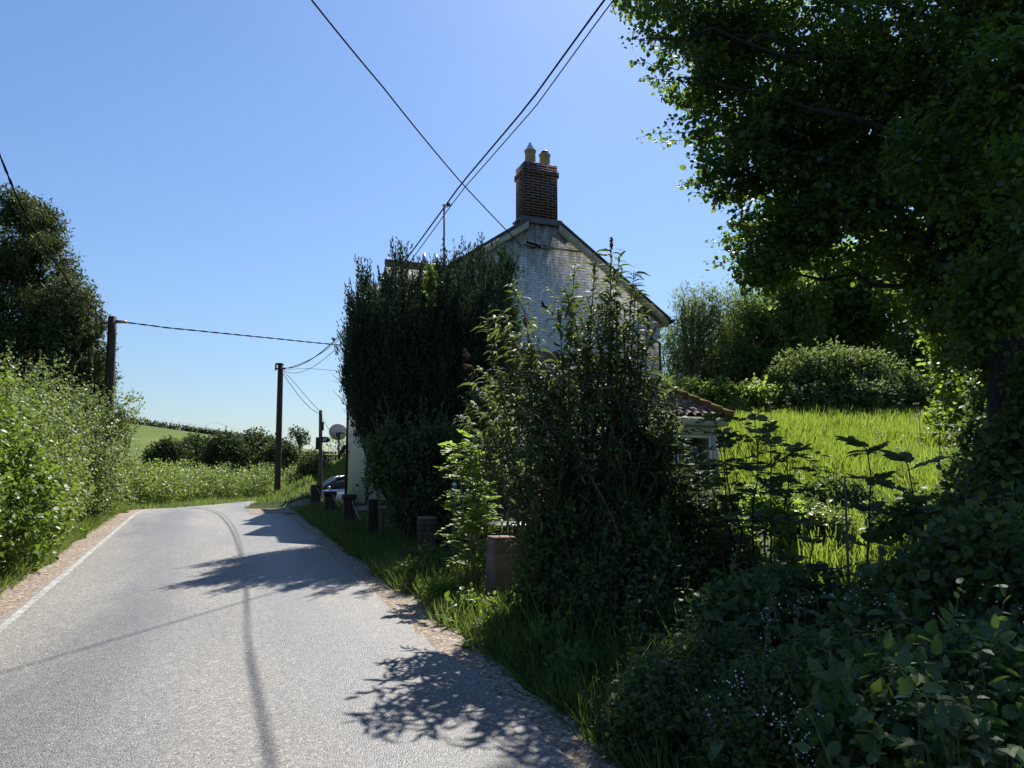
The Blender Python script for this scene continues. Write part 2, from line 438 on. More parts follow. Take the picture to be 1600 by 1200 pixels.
M['l_bramble'] = leaf_mat('bramble_leaf', [(0, G(.026,.046,.016)), (.55, G(.050,.082,.026)), (.85, G(.085,.115,.035)), (1, G(.14,.12,.04))], (.20, .30, .04), .32, .5, .3)
M['l_nettle'] = leaf_mat('nettle_leaf', [(0, G(.038,.072,.028)), (.6, G(.062,.108,.040)), (1, G(.10,.15,.05))], (.2, .32, .05), .36, .55, .3)
M['l_pale'] = leaf_mat('willow_leaf', [(0, G(.06,.095,.035)), (.5, G(.095,.14,.05)), (1, G(.18,.22,.09))], (.26, .36, .07), .38, .6, .25)
M['grass'] = leaf_mat('verge_grass', [(0, G(.032,.060,.015)), (.55, G(.058,.092,.024)), (.85, G(.12,.14,.05)), (1, G(.25,.23,.12))], (.26, .36, .06), .4, .6, .2)
M['meadow'] = leaf_mat('meadow_grass', [(0, G(.020,.045,.010)), (.3, G(.06,.105,.018)), (.6, G(.105,.150,.024)), (.82, G(.16,.185,.045)), (1, G(.34,.32,.18))], (.39, .54, .06), .46, .5, .4)

def ground_mat():
    m, nt, out = newmat('ground_soil')
    tc = N(nt, 'ShaderNodeTexCoord')
    n1 = N(nt, 'ShaderNodeTexNoise'); n1.inputs['Scale'].default_value = 1.1; n1.inputs['Detail'].default_value = 8; n1.inputs['Roughness'].default_value = .7
    nt.links.new(tc.outputs['Object'], n1.inputs['Vector'])
    near = ramp(nt, [(0.3, (.028, .040, .012)), (0.5, (.045, .070, .017)), (0.7, (.075, .085, .035))])
    nt.links.new(n1.outputs['Fac'], near.inputs[0])
    n2 = N(nt, 'ShaderNodeTexNoise'); n2.inputs['Scale'].default_value = .09; n2.inputs['Detail'].default_value = 9; n2.inputs['Roughness'].default_value = .68
    mp = N(nt, 'ShaderNodeMapping'); mp.inputs['Scale'].default_value = (1, .35, 1)
    nt.links.new(tc.outputs['Object'], mp.inputs[0]); nt.links.new(mp.outputs[0], n2.inputs['Vector'])
    far = ramp(nt, [(0.34, (.062, .098, .016)), (0.52, (.090, .128, .022)), (0.68, (.125, .148, .036))])
    nt.links.new(n2.outputs['Fac'], far.inputs[0])
    sp = N(nt, 'ShaderNodeSeparateXYZ'); nt.links.new(tc.outputs['Object'], sp.inputs[0])
    mr = N(nt, 'ShaderNodeMapRange'); mr.inputs[1].default_value = 24; mr.inputs[2].default_value = 48
    nt.links.new(sp.outputs[1], mr.inputs[0])
    mx = N(nt, 'ShaderNodeMixRGB'); nt.links.new(mr.outputs[0], mx.inputs[0]); nt.links.new(near.outputs[0], mx.inputs[1]); nt.links.new(far.outputs[0], mx.inputs[2])
    p = N(nt, 'ShaderNodeBsdfPrincipled'); p.inputs['Roughness'].default_value = .95; p.inputs['Specular IOR Level'].default_value = .1
    nt.links.new(mx.outputs[0], p.inputs['Base Color'])
    n3 = N(nt, 'ShaderNodeTexNoise'); n3.inputs['Scale'].default_value = 14; n3.inputs['Detail'].default_value = 5
    nt.links.new(tc.outputs['Object'], n3.inputs['Vector'])
    b = N(nt, 'ShaderNodeBump'); b.inputs['Strength'].default_value = .6; b.inputs['Distance'].default_value = .05
    nt.links.new(n3.outputs['Fac'], b.inputs['Height']); nt.links.new(b.outputs[0], p.inputs['Normal'])
    nt.links.new(p.outputs[0], out.inputs[0]); return m
def chip_mat(name, ca, cb, cc, chip=75.0, bump=.5, rough=.62, spec=.45, tracks=True):
    """rolled chippings: cells of different stones, worn wheel tracks, patches (road coordinates in object space: x across, y along)"""
    m, nt, out = newmat(name)
    tc = N(nt, 'ShaderNodeTexCoord')
    mpr = N(nt, 'ShaderNodeMapping'); mpr.inputs['Rotation'].default_value = (0, 0, HEAD)
    nt.links.new(tc.outputs['Object'], mpr.inputs[0])
    vo = N(nt, 'ShaderNodeTexVoronoi'); vo.inputs['Scale'].default_value = chip
    nt.links.new(mpr.outputs[0], vo.inputs['Vector'])
    spc = N(nt, 'ShaderNodeSeparateColor'); nt.links.new(vo.outputs['Color'], spc.inputs[0])
    r = ramp(nt, [(0.0, ca), (0.45, cb), (0.8, cb), (1.0, cc)]); nt.links.new(spc.outputs[0], r.inputs[0])
    n1 = N(nt, 'ShaderNodeTexNoise'); n1.inputs['Scale'].default_value = .55; n1.inputs['Detail'].default_value = 7; n1.inputs['Roughness'].default_value = .65
    mp2 = N(nt, 'ShaderNodeMapping'); mp2.inputs['Scale'].default_value = (1.6, .5, 1); nt.links.new(mpr.outputs[0], mp2.inputs[0]); nt.links.new(mp2.outputs[0], n1.inputs['Vector'])
    pr = ramp(nt, [(0.28, (.64, .64, .66)), (0.45, (.93, .93, .93)), (0.6, (1.03, 1.02, 1.0)), (0.75, (1.25, 1.21, 1.14))]); nt.links.new(n1.outputs['Fac'], pr.inputs[0])
    mu = N(nt, 'ShaderNodeMixRGB', blend_type='MULTIPLY'); mu.inputs[0].default_value = 1
    nt.links.new(r.outputs[0], mu.inputs[1]); nt.links.new(pr.outputs[0], mu.inputs[2])
    col = mu.outputs[0]
    p = N(nt, 'ShaderNodeBsdfPrincipled'); p.inputs['Specular IOR Level'].default_value = spec
    if tracks:
        sp = N(nt, 'ShaderNodeSeparateXYZ'); nt.links.new(mpr.outputs[0], sp.inputs[0])
        sn_ = N(nt, 'ShaderNodeMath', operation='MULTIPLY_ADD'); sn_.inputs[1].default_value = 3.6; sn_.inputs[2].default_value = 1.0
        nt.links.new(sp.outputs[0], sn_.inputs[0])
        si = N(nt, 'ShaderNodeMath', operation='SINE'); nt.links.new(sn_.outputs[0], si.inputs[0])
        n5 = N(nt, 'ShaderNodeMath', operation='MULTIPLY_ADD'); n5.inputs[1].default_value = .25; nt.links.new(si.outputs[0], n5.inputs[0]); nt.links.new(n1.outputs['Fac'], n5.inputs[2])
        tr = ramp(nt, [(0.25, (.74, .75, .78)), (0.75, (1.12, 1.10, 1.07))]); nt.links.new(n5.outputs[0], tr.inputs[0])
        m3 = N(nt, 'ShaderNodeMixRGB', blend_type='MULTIPLY'); m3.inputs[0].default_value = 1
        nt.links.new(col, m3.inputs[1]); nt.links.new(tr.outputs[0], m3.inputs[2]); col = m3.outputs[0]
        rr = N(nt, 'ShaderNodeMapRange'); rr.inputs[1].default_value = .25; rr.inputs[2].default_value = .75; rr.inputs[3].default_value = rough - .1; rr.inputs[4].default_value = rough + .08
        nt.links.new(n5.outputs[0], rr.inputs[0]); nt.links.new(rr.outputs[0], p.inputs['Roughness'])
    else: p.inputs['Roughness'].default_value = rough
    nt.links.new(col, p.inputs['Base Color'])
    b = N(nt, 'ShaderNodeBump'); b.inputs['Strength'].default_value = bump; b.inputs['Distance'].default_value = .008
    nt.links.new(vo.outputs['Distance'], b.inputs['Height']); b.invert = True
    nt.links.new(b.outputs[0], p.inputs['Normal']); nt.links.new(p.outputs[0], out.inputs[0]); return m
M['ground'] = ground_mat()
M['road'] = chip_mat('chipped_asphalt', (.060, .058, .056), (.168, .163, .155), (.33, .32, .305), 95, .55)
M['gravel'] = chip_mat('loose_gravel', (.09, .07, .055), (.25, .20, .155), (.48, .42, .36), 42, .9, .9, .2, tracks=False)
M['seam'] = chip_mat('tar_seam', (.03, .03, .03), (.075, .073, .07), (.14, .135, .13), 85, .4, .6, .4, tracks=False)

# ------------------------------------------------------------------ the setting: ground, road
def terrain():
    def axis(lo, hi, fine_lo, fine_hi, st, far):
        a = list(np.arange(fine_lo, fine_hi + 1e-6, st))
        x = fine_hi; d = st
        while x < far: d *= 1.13; x += d; a.append(x)
        x = fine_lo; d = st
        b = []
        while x > -far: d *= 1.13; x -= d; b.append(x)
        return np.array(b[::-1] + a)
    xs = axis(0, 0, -14, 16, .33, 2600); ys = axis(0, 0, -6, 46, .33, 2600)
    X, Y = np.meshgrid(xs, ys)
    Z = ztn(X, Y)
    V = np.stack([X, Y, Z], 2)
    b = MB(); b.grid(V)
    o = b.build('ground', M['ground'], local=True, sm=True)
    tag(o, kind='structure')
terrain()

def strip(name, n0, n1, s0, s1, dz, mat, rag0=0, rag1=0, ds=.25, cols=5, seed=0, camber=0.0):
    k = np.arange(s0, s1 + 1e-6, ds)
    px = np.interp(k, PS, PATH[:, 0]); py = np.interp(k, PS, PATH[:, 1])
    nx = np.interp(k, PS, PN[:, 0]); ny = np.interp(k, PS, PN[:, 1])
    n1 = np.where(k > 21.0, np.minimum(n1, 1.1), n1) if name == 'road' else n1
    a = n0 + rag0 * (vnoise2(k, k * 0, 1.3, seed) + .6 * vnoise2(k, k * 0, 4.1, seed + 3) - .8)
    c = n1 + rag1 * (vnoise2(k, k * 0, 1.1, seed + 9) + .6 * vnoise2(k, k * 0, 3.7, seed + 5) - .8)
    G_ = []
    for t in np.linspace(0, 1, cols):
        n = a * (1 - t) + c * t
        G_.append(np.stack([px + nx * n, py + ny * n, zroad(k) + dz], 1))
    b = MB(); b.grid(np.array(G_)[::-1])
    o = b.build(name, mat, local=True, sm=True); tag(o, kind='structure'); return o
strip('road', -1.72, 1.8, -8, 60, 0.0, M['road'], .06, .2, seed=2)
strip('gravel_edge', -2.1, -1.5, -8, 30, -0.012, M['gravel'], .4, 0, seed=4)
strip('gravel_edge', 1.45, 2.2, -8, 20.8, -0.012, M['gravel'], 0, .45, seed=8)
strip('edge_line', -1.67, -1.595, -8, 24, 0.004, M['line'], .02, .02, cols=2, seed=3)
def drive():
    # pale gravel entrance between the bank and the far pillars
    b = MB()
    pts = []
    for t in np.linspace(0, 1, 14):
        row = []
        for q in np.linspace(0, 1, 8):
            s = 19.9 + 2.7 * q + .2 * math.sin(t * 9 + q * 3) + .2 * t; n = .95 + t * 3.4
            p = RP(s, n); row.append([p[0], p[1], max(zt(p[0], p[1]) + .03, float(zroad(s)) + .006)])
        pts.append(row)
    b.grid(pts); o = b.build('drive_entrance', M['gravel'], local=True, sm=True); tag(o, kind='structure')
drive()

# ------------------------------------------------------------------ the house
def clear_glass():
    m, nt, out = newmat('clear_glass')
    t = N(nt, 'ShaderNodeBsdfTransparent'); t.inputs[0].default_value = (.9, .93, .9, 1)
    g = N(nt, 'ShaderNodeBsdfGlossy'); g.inputs['Roughness'].default_value = .02
    fr = N(nt, 'ShaderNodeFresnel'); fr.inputs[0].default_value = 1.5
    mx = N(nt, 'ShaderNodeMixShader'); nt.links.new(fr.outputs[0], mx.inputs[0]); nt.links.new(t.outputs[0], mx.inputs[1]); nt.links.new(g.outputs[0], mx.inputs[2])
    nt.links.new(mx.outputs[0], out.inputs[0]); return m
M['clear'] = clear_glass()
HS, HN, HZ = 18.1, 8.06, 1.0
def lx(px, s, v=600):
    """house-local x of the point at road distance s that lies under picture column px"""
    d = ray(px, v); k = d[0] / d[1]
    n = (k * RV[1] * s - RV[0] * s) / (NV[0] - k * NV[1])
    return n - HN
def lz(px, v, s):
    n = lx(px, s, v) + HN
    Y = RV[1] * s + NV[1] * n
    return at(px, v, Y)[2] - HZ
house = thing('house', 'old white painted brick house with red chimney on its gable, behind the yew', 'house', RP(HS, HN, HZ), ROADANG)
xL, xR, zE, zA, L = -3.66, 3.64, 5.43, 7.98, 7.8
def part(mb, name, mat, parent=house, **k): return mb.build(name, mat, parent, local=True, **k)
def tile_sheet(b, x0, x1, y0, z0, y1, z1, hipL=0.0, hipR=0.0, tw=.22, th=.27, amp=.028):
    """rows of rounded tiles on a slope that rises from (y0,z0) to (y1,z1); hips take width off at the top"""
    run = math.hypot(y1 - y0, z1 - z0); nc = max(2, int(run / th)); cols = int((x1 - x0) / tw * 6)
    rows = []
    for j in range(nc):
        for e, lift in ((0.0, .055), (1.0, .0)):
            t = (j + e) / nc
            xx = np.linspace(x0, x1, cols)
            xx = np.clip(xx, x0 + hipL * t, x1 - hipR * t)
            h = amp * (np.abs(np.sin(xx * math.pi / tw)) ** .7) + lift + .008 * (vnoise2(xx, xx * 0 + j, 4.5, 2) - .5)
            rows.append(np.stack([xx, np.full(cols, y0 + (y1 - y0) * t), z0 + (z1 - z0) * t + h], 1))
    b.grid(np.array(rows))

b = MB()
zcut = lz(845, 345, HS) - .02; hw_ = (zA - zcut) / ((zA - zE) / 3.65)
b.prism([(xL, 0, -.8), (xR, 0, -.8), (xR, 0, zE), (hw_, 0, zcut), (-hw_, 0, zcut), (xL, 0, zE)], (0, .62, 0))
b.prism([(xL, .62, -.8), (xR, .62, -.8), (xR, .62, zE), (0, .62, zA), (xL, .62, zE)], (0, L - .62, 0))
part(b, 'wall', M['wall'])
# roof slopes, slate, over-sailing the gable a little
sl = (zA - zE) / 3.65
b = MB()
for sg, xe in ((-1, xL - .28), (1, xR + .28)):
    ze = zA + sl * -abs(xe)
    xa = sg * .49; za = zA - sl * .49
    b.prism([(xa, -.16, za + .03), (xe, -.16, ze + .03), (xe, -.16, ze + .12), (xa, -.16, za + .13)], (0, .78, 0))
    b.prism([(0, .62, zA + .03), (xe, .62, ze + .03), (xe, .62, ze + .12), (0, .62, zA + .13)], (0, L - .4, 0))
roof = part(b, 'roof', M['slate'])
rid = MB()
for k in range(20):
    rid.tube([(0, .75 + k * .44, zA + .10), (0, .75 + k * .44 + .43, zA + .115)], .1, 8)
part(rid, 'ridge_tile', M['slate'], roof)['kind'] = 'stuff'
for sg, xe in ((-1, xL - .22), (1, xR + .22)):
    b = MB(); x0 = sg * .46
    b.prism([(x0, -.13, zA - sl * abs(x0) + .025), (xe, -.13, zA - sl * abs(xe) + .025), (xe, -.13, zA - sl * abs(xe) - .17), (x0, -.13, zA - sl * abs(x0) - .17)], (0, .124, 0))
    part(b, 'bargeboard', M['verge'])
# eaves board end, gutter and the drainpipe with the swan neck seen at the right corner
b = MB(); b.box((xR + .14, L / 2, zE - .20), (.2, L, .16)); part(b, 'soffit', M['verge'])
b = MB(); b.tube([(xR + .32, -.2, zE - .16), (xR + .32, L, zE - .20)], .06, 8); gut = part(b, 'gutter', M['darkmetal'])
b = MB()
b.tube([(xR - .50, -.05, zE + .10), (xR - .42, -.06, zE - .05), (xR - .40, -.06, zE - .55), (xR - .30, -.06, zE - .72), (xR - .06, -.06, zE - .80), (xR - .05, -.06, 1.2)], .035, 7)
part(b, 'drainpipe', M['darkmetal'])
b = MB()
b.tube([(lx(818, HS, 383), -.05, lz(818, 383, HS)), (lx(832, HS), -.04, lz(832, 388, HS)), (lx(845, HS), -.04, lz(845, 384, HS)), (lx(880, HS), -.03, lz(880, 390, HS)), (lx(925, HS), -.03, lz(925, 397, HS)), (lx(940, HS), -.03, lz(940, 420, HS))], .014, 6)
part(b, 'service_cable', M['cable'])
b = MB()
b.tube([(lx(822, HS), -.05, lz(822, 379, HS)), (lx(838, HS), -.07, lz(838, 384, HS)), (lx(845, HS), -.04, lz(845, 388, HS))], .03, 6)
part(b, 'cable_clamp', M['cable'])
b = MB(); b.box(((lx(872, HS) + xR) / 2 - 1.2, -.025, lz(900, 393, HS)), (2.4, .045, .05)); part(b, 'string_course', M['wall'])
# near chimney
c0, c1 = lx(820, HS), lx(873, HS)
zc0, zc1 = lz(845, 345, HS), lz(845, 256, HS)
cw = c1 - c0; cx = (c0 + c1) / 2; cdp = .64
b = MB()
b.box((cx, cdp / 2 - .02, (zc0 + zc1) / 2 + .03), (cw, cdp, zc1 - zc0 - .06))
b.box((cx, cdp / 2 + .03, zc0 - .3), (cw - .01, cdp - .12, .6))
b.box((cx, cdp / 2 - .02, zc1 - .27), (cw + .07, cdp + .07, .17))
chim = part(b, 'chimney', M['brick'])
b = MB(); b.box((cx, cdp / 2 - .02, zc1 + .02), (cw - .02, cdp - .02, .05), taper=.8); part(b, 'flaunching', M['mortar'], chim)
b = MB()
b.box((cx - .02, -.055, zc0 - .03), (cw + .26, .06, .17)); b.box((cx, .3, zc0 + .05), (cw + .2, .7, .05))
part(b, 'flashing', M['lead'], chim, bevel=.01)
for px, tall, cone in ((828.5, 27, True), (851, 24, False)):
    x = lx(px, HS + .3, 240); h = tall / 59.5
    pot = MB().lathe([(.145, 0), (.155, .03), (.15, .06), (.145, h - .07), (.165, h - .05), (.168, h - .01), (.15, h), (.12, h - .01)], (x, .3, zc1 + .03), 18)
    p = part(pot, 'chimney_pot', M['pot'], chim, sm=True)
    cap = MB()
    if cone: cap.lathe([(.135, h), (.125, h + .03), (.012, h + .27), (.004, h + .28)], (x, .3, zc1 + .03), 14); part(cap, 'cone_cowl', M['cone'], chim)
    else: cap.lathe([(.10, h - .02), (.10, h + .06), (.11, h + .07), (.07, h + .11), (.01, h + .12)], (x, .3, zc1 + .03), 12); part(cap, 'pot_cap', M['lead'], chim)
# front: two gablets at the eaves, windows and a boarded porch end
for k, y in enumerate((2.0, 4.0)):
    b = MB(); b.prism([(xL - .02, y - .75, zE - .3), (xL - .02, y + .75, zE - .3), (xL - .02, y + .75, zE + .35), (xL - .02, y, zE + 1.05), (xL - .02, y - .75, zE + .35)], (1.8, 0, 0))
    dm = part(b, 'dormer', M['wall'])
    b = MB()
    for sg in (-1, 1):
        b.prism([(xL - .2, y, zE + 1.08), (xL - .2, y + sg * .92, zE + .22), (xL - .2, y + sg * .92, zE + .31), (xL - .2, y, zE + 1.18)], (2.0, 0, 0))
    part(b, 'dormer_roof', M['slate'], dm)
def window_on(parent, c, w, h, axis='x', cols=2, rows=2, sill=True, gl='glass', mat='white'):
    """casement with frame, glazing and sill; axis is the direction the wall faces along"""
    fb = MB(); d = .07
    def bx(a, z, sa, sz, off=0.0, dd=d):
        if axis == 'x': fb.box((c[0] + off, c[1] + a, c[2] + z), (dd, sa, sz))
        else: fb.box((c[0] + a, c[1] + off, c[2] + z), (sa, dd, sz))
    bx(-w / 2 + .03, 0, .06, h); bx(w / 2 - .03, 0, .06, h); bx(0, h / 2 - .03, w - .12, .06); bx(0, -h / 2 + .03, w - .12, .06)
    for i in range(1, cols): bx(-w / 2 + w * i / cols, 0, .045, h - .12, 0, .06)
    for i in range(1, rows): bx(0, -h / 2 + h * i / rows, w - .12, .03, 0, .05)
    o = fb.build('window', M[mat], parent, local=True)
    fb = MB(); bx(0, 0, w - .1, h - .1, 0, .008); fb.build('pane', M[gl], o, local=True)
    if sill:
        fb = MB(); bx(0, -h / 2 - .03, w + .16, .06, -.04, .2); fb.build('sill', M[mat], o, local=True, bevel=.01)
    return o
for y in (2.0, 4.0):
    window_on(house, (xL - .03, y, zE - .55), .95, 1.1)
for y in (1.4, 3.6):
    window_on(house, (xL - .03, y, 1.5), 1.1, 1.2)
# boarded porch end, far corner of the road front
b = MB()
for k in range(9):
    b.box((xL - .09, 4.85 + k * .345, 2.15), (.06, .31, 4.4)); b.box((xL - .065, 5.03 + k * .345, 2.15), (.05, .07, 4.4))
part(b, 'weatherboarding', M['render'])
b = MB(); b.tube([(xL - .16, L + .02, -.3), (xL - .16, L + .02, 4.8)], .045, 8); part(b, 'downpipe', M['darkmetal'])
b = MB(); b.box((xL - .32, L - .1, lz(539, 703, HS + L)), (.12, .16, .34), M=Matrix.Rotation(.5, 3, 'Y')); b.tube([(xL - .1, L - .1, lz(539, 703, HS + L) - .1), (xL - .3, L - .1, lz(539, 703, HS + L))], .025, 6)
part(b, 'floodlight', M['darkmetal'])
# cross wing at the far end with a higher tiled ridge
ws = HS + 5.85
wz = lz(670, 413, ws) - .12
wx0, wx1 = lx(603, ws, 413), lx(760, ws, 413)
b = MB(); b.prism([(wx0 + .15, 5.85 - 1.9, zE - 1), (wx0 + .15, 5.85 + 1.9, zE - 1), (wx0 + .15, 5.85 + 1.9, wz - 1.33), (wx0 + .15, 5.85, wz - .03), (wx0 + .15, 5.85 - 1.9, wz - 1.33)], (wx1 - wx0 - .3, 0, 0))
part(b, 'wing_wall', M['wall'])
b = MB(); tile_sheet(b, wx0, wx1, 5.85 - 2.2, wz - 1.52, 5.85, wz, tw=.3, th=.34); tile_sheet(b, wx0, wx1, 5.85 + 2.2, wz - 1.52, 5.85, wz, tw=.3, th=.34)
b.tube([(wx0 - .03, 5.85, wz + .05), (wx1, 5.85, wz + .05)], .1, 8)
b.prism([(wx0, 5.85 - 2.2, wz - 1.52), (wx0, 5.85, wz), (wx0, 5.85 + 2.2, wz - 1.52), (wx0, 5.85 + 2.1, wz - 1.6), (wx0, 5.85, wz - .12), (wx0, 5.85 - 2.1, wz - 1.6)], (.05, 0, 0))
part(b, 'wing_roof', M['tile'])
fs = HS + 6.9; fx = lx(672, fs, 410)
b = MB(); b.box((fx, 6.9, wz - .5), (.85, .6, 1.4)); fch = part(b, 'chimney', M['brick'])
for px in (663.5, 682):
    x = lx(px, fs, 400); zt0 = wz + .18; h = .33
    part(MB().lathe([(.12, 0), (.13, .04), (.115, .08), (.115, h), (.135, h + .02), (.1, h + .03)], (x, 6.9, zt0), 12), 'chimney_pot', M['pot'], fch, sm=True)
    part(MB().lathe([(.115, h + .02), (.105, h + .05), (.008, h + .33)], (x, 6.9, zt0), 10), 'cone_cowl', M['cone'], fch)
# glazed lean-to against the gable, hipped at the right, mossy hip
le, lt = lz(1140, 655, HS - 2.8), lz(905, 556, HS)
lx1 = lx(1142, HS - 2.8, 655); lx0 = lx1 - 5.4
b = MB()
tile_sheet(b, lx0, lx1, -2.8, le, -.01, lt, 0, 2.7, tw=.23, th=.30, amp=.085)
b2 = MB()
# right slope of the hip (tiles run the other way)
for j in range(11):
    pass
lroof = part(b, 'lean_to_roof', M['tile'], sm=False)
b = MB(); b.prism([(lx1, -2.8, le), (lx1, .9, le), (lx1 - 2.7, -.01, lt)], (-.02, 0, -.06)); part(b, 'hip_slope', M['tile'], lroof)
b = MB()
for k in range(14):
    t0, t1 = k / 14, (k + 1) / 14 + .015
    q = lambda t, e: (lx1 + .04 - 2.7 * t, -2.84 + 2.79 * t, le + (lt - le) * t + .06 + e)
    b.tube([q(t0, .02), q((t0 + t1) / 2, .01), q(t1, 0)], [.115, .11, .1], 9)
part(b, 'hip_tile', M['moss'], lroof)['kind'] = 'stuff'
b = MB(); b.box(((lx0 + lx1) / 2, -2.74, le - .07), (lx1 - lx0 - .1, .06, .2)); b.box((lx1 - .1, -1.2, le - .07), (.06, 3.0, .2)); part(b, 'fascia', M['cream'])
yw = -2.55; xw = lx1 - .26
b = MB()
wa, wb = lx(1056, HS + yw, 730), lx(1112, HS + yw, 730)
zs = lz(1085, 772, HS + yw); zh = le - .22
b.box(((lx0 + wa) / 2 + .1, yw, (zh - .8) / 2), (wa - lx0 - .2, .12, zh + .8))           # solid boarded part
b.box(((wa + xw) / 2, yw, (zs - .8) / 2), (xw - wa, .12, zs + .8))                          # dwarf wall under the window
b.box(((wa + xw) / 2, yw, zh - .06), (xw - wa, .12, .24))
b.box(((wb + xw) / 2, yw, (zs + zh) / 2 - .09), (xw - wb, .12, zh - zs - .18))
b.box((xw, -1.3, (zs - .8) / 2), (.12, 2.38, zs + .8)); b.box((xw, -1.3, zh - .06), (.12, 2.38, .24))
for y in (-2.3, -1.2, -.15): b.box((xw, y, (zs + zh) / 2 - .09), (.11, .1, zh - zs - .18))
lw = part(b, 'lean_to_wall', M['cream'])
window_on(house, ((wa + wb) / 2, yw, (zs + zh - .18) / 2), wb - wa - .01, zh - zs - .19, 'y', 1, 1, True, 'clear')
window_on(house, (xw, -1.75, (zs + zh - .18) / 2), .98, zh - zs - .19, 'x', 1, 1, False, 'clear')
window_on(house, (xw, -.68, (zs + zh - .18) / 2), .94, zh - zs - .19, 'x', 1, 1, False, 'clear')
window_on(house, (wa - 1.5, yw - .065, (zs + zh) / 2 - .15), 1.0, zh - zs - .4, 'y', 2, 1, True)

# tv mast on the far chimney
mp = at(694, 413, 26.2)
b = MB(); tp = at(694, 320, 26.2); b.tube([mp - np.array([0, 0, .6]), tp], .032, 8)
mast = thing('aerial_mast', 'thin aerial mast above the yew, between the far chimney pots and the near chimney', 'aerial', mp)
b.build('mast', M['darkmetal'], mast)
b = MB()
for k in range(5): b.tube([tp + np.array([-.08 + .09 * k, 0, -.05 + .07 * (k % 2)]), tp + np.array([.02 + .05 * k, .1, .12 - .05 * (k % 3)])], .012, 5)
b.tube([tp + np.array([-.1, 0, -.22]), tp + np.array([.26, 0, .02])], .016, 5); b.box(tp + np.array([.16, 0, .0]), (.12, .06, .13))
b.build('aerial_head', M['lead'], mast)

# ------------------------------------------------------------------ poles and cables
def pole(name, label, u0, v0, Y, r0, r1, u_base, sunk=.4, mat='pole', cat='utility pole'):
    top = at(u0, v0, Y); x = gx(u_base, Y, 760); bz = zt(x, Y)
    o = thing(name, label, cat, (x, Y, bz))
    z0 = bz - sunk
    n = 12; pts = [np.array([x + (top[0] - x) * t, Y, z0 + (top[2] - z0) * t]) for t in np.linspace(0, 1, n)]
    MB().tube(pts, np.linspace(r0, r1, n), 12).build('shaft', M[mat], o, sm=True)
    return o, top
plc, topC = pole('utility_pole', 'tall brown wooden utility pole at the bend, on the grass bank left of the signs', 438.5, 570, 26.0, .115, .095, 434)
b = MB(); b.box(topC + np.array([-.02, -.02, .02]), (.22, .22, .05)); b.tube([topC + np.array([-.14, -.14, -.16]), topC + np.array([.2, -.14, -.16])], .03, 6); b.tube([topC + np.array([-.12, -.14, -.22]), topC + np.array([-.12, -.14, .02])], .03, 6); b.build('cap_fitting', M['darkmetal'], plc)
pll, topL = pole('utility_pole', 'dark wooden utility pole rising from the left hedge beside the tall conifer', 176, 495, 19.5, .135, .105, 166)
b = MB(); b.tube([topL + np.array([-.28, 0, -.18]), topL + np.array([.3, -.05, -.14])], .025, 6); b.tube([topL + np.array([.12, -.05, -.14]), topL + np.array([.4, -.05, -.15])], .045, 6); b.build('bracket', M['metal'], pll)
plw, topW = pole('marker_post', 'short weathered wooden pole with the bridleway sign, behind the far dark pillar', 501, 641, 26.0, .075, .06, 502, mat='post', cat='post')
b = MB(); b.box(topW + np.array([.10, 0, -.55]), (.05, .07, .3)); b.build('junction_box', M['darkmetal'], plw)
b = MB(); b.box(topW + np.array([-.06, -.06, -1.15]), (.1, .06, .42)); b.build('wood_block', M['pole'], plw)

CAB = []
def cable(label, pix, A, B, r, group=None, cat='cable', twist=False):
    """hang a cable in the vertical plane through A and B (plan points) past the given sight lines"""
    A = np.asarray(A, float)[:2]; B = np.asarray(B, float)[:2]; d = B - A
    P = []
    for q in pix:
        if len(q) == 3: P.append(np.array(q, float)); continue
        dr = ray(*q); k = np.array([dr[0], dr[1]])
        t = np.linalg.solve(np.array([[k[0], -d[0]], [k[1], -d[1]]]), A)
        P.append(np.array([0, 0, EYE]) + dr * t[0])
    P = np.array(P)
    s = np.linalg.norm(P[:, :2] - P[0, :2], axis=1)
    ss = np.linspace(0, s[-1], 60)
    deg = min(3, len(P) - 1)
    zc = np.polyfit(s, P[:, 2], deg)
    X = np.stack([np.interp(ss, s, P[:, 0]), np.interp(ss, s, P[:, 1]), np.polyval(zc, ss)], 1)
    zfix = np.interp(ss, s, P[:, 2] - np.polyval(zc, s)); X[:, 2] += zfix
    b = MB()
    if twist:
        ph = ss * 9.0
        for o_ in (0, math.pi):
            off = np.stack([np.cos(ph + o_) * r, np.zeros(60), np.sin(ph + o_) * r], 1); b.tube(X + off, r * .95, 5)
    else: b.tube(X, r, 8)
    o = b.build('overhead_cable', M['cable'], sm=True); tag(o, label, cat, group or 'overhead cables'); CAB.append(o); return o
hA = np.append(RP(HS - .06, HN + lx(818, HS, 384)), 0)[:3]
p1 = at(815, 384, RP(HS - .06, HN + lx(818, HS, 384))[1])
aS = at(487, 0, 9.5)
cable('black cable running from the upper left sky to the top of the house gable', [tuple(p1), (718, 282), (600, 138), (487, 0), tuple(aS + (aS - p1) * .55 + np.array([0, 0, .9]))], p1, aS, .0125)
bS = at(944, 0, 8.3)
cable('thicker of the two side-by-side cables crossing the sky above the yew', [tuple(topC + np.array([.05, 0, -.1])), (545, 510), (640, 398), (720, 288), (828, 160), (944, 0), tuple(bS + (bS - topC) * .35 + np.array([0, 0, .5]))], topC, bS, .0125)
bS2 = at(958, 0, 7.4)
cable('thinner cable just right of the thicker one crossing the sky towards the bend', [tuple(topC + np.array([.1, 0, -.2])), (545, 525), (640, 410), (720, 300), (838, 165), (958, 0), tuple(bS2 + (bS2 - topC) * .35 + np.array([0, 0, .5]))], topC, bS2, .007)
eW = at(566, 541, 25.5)
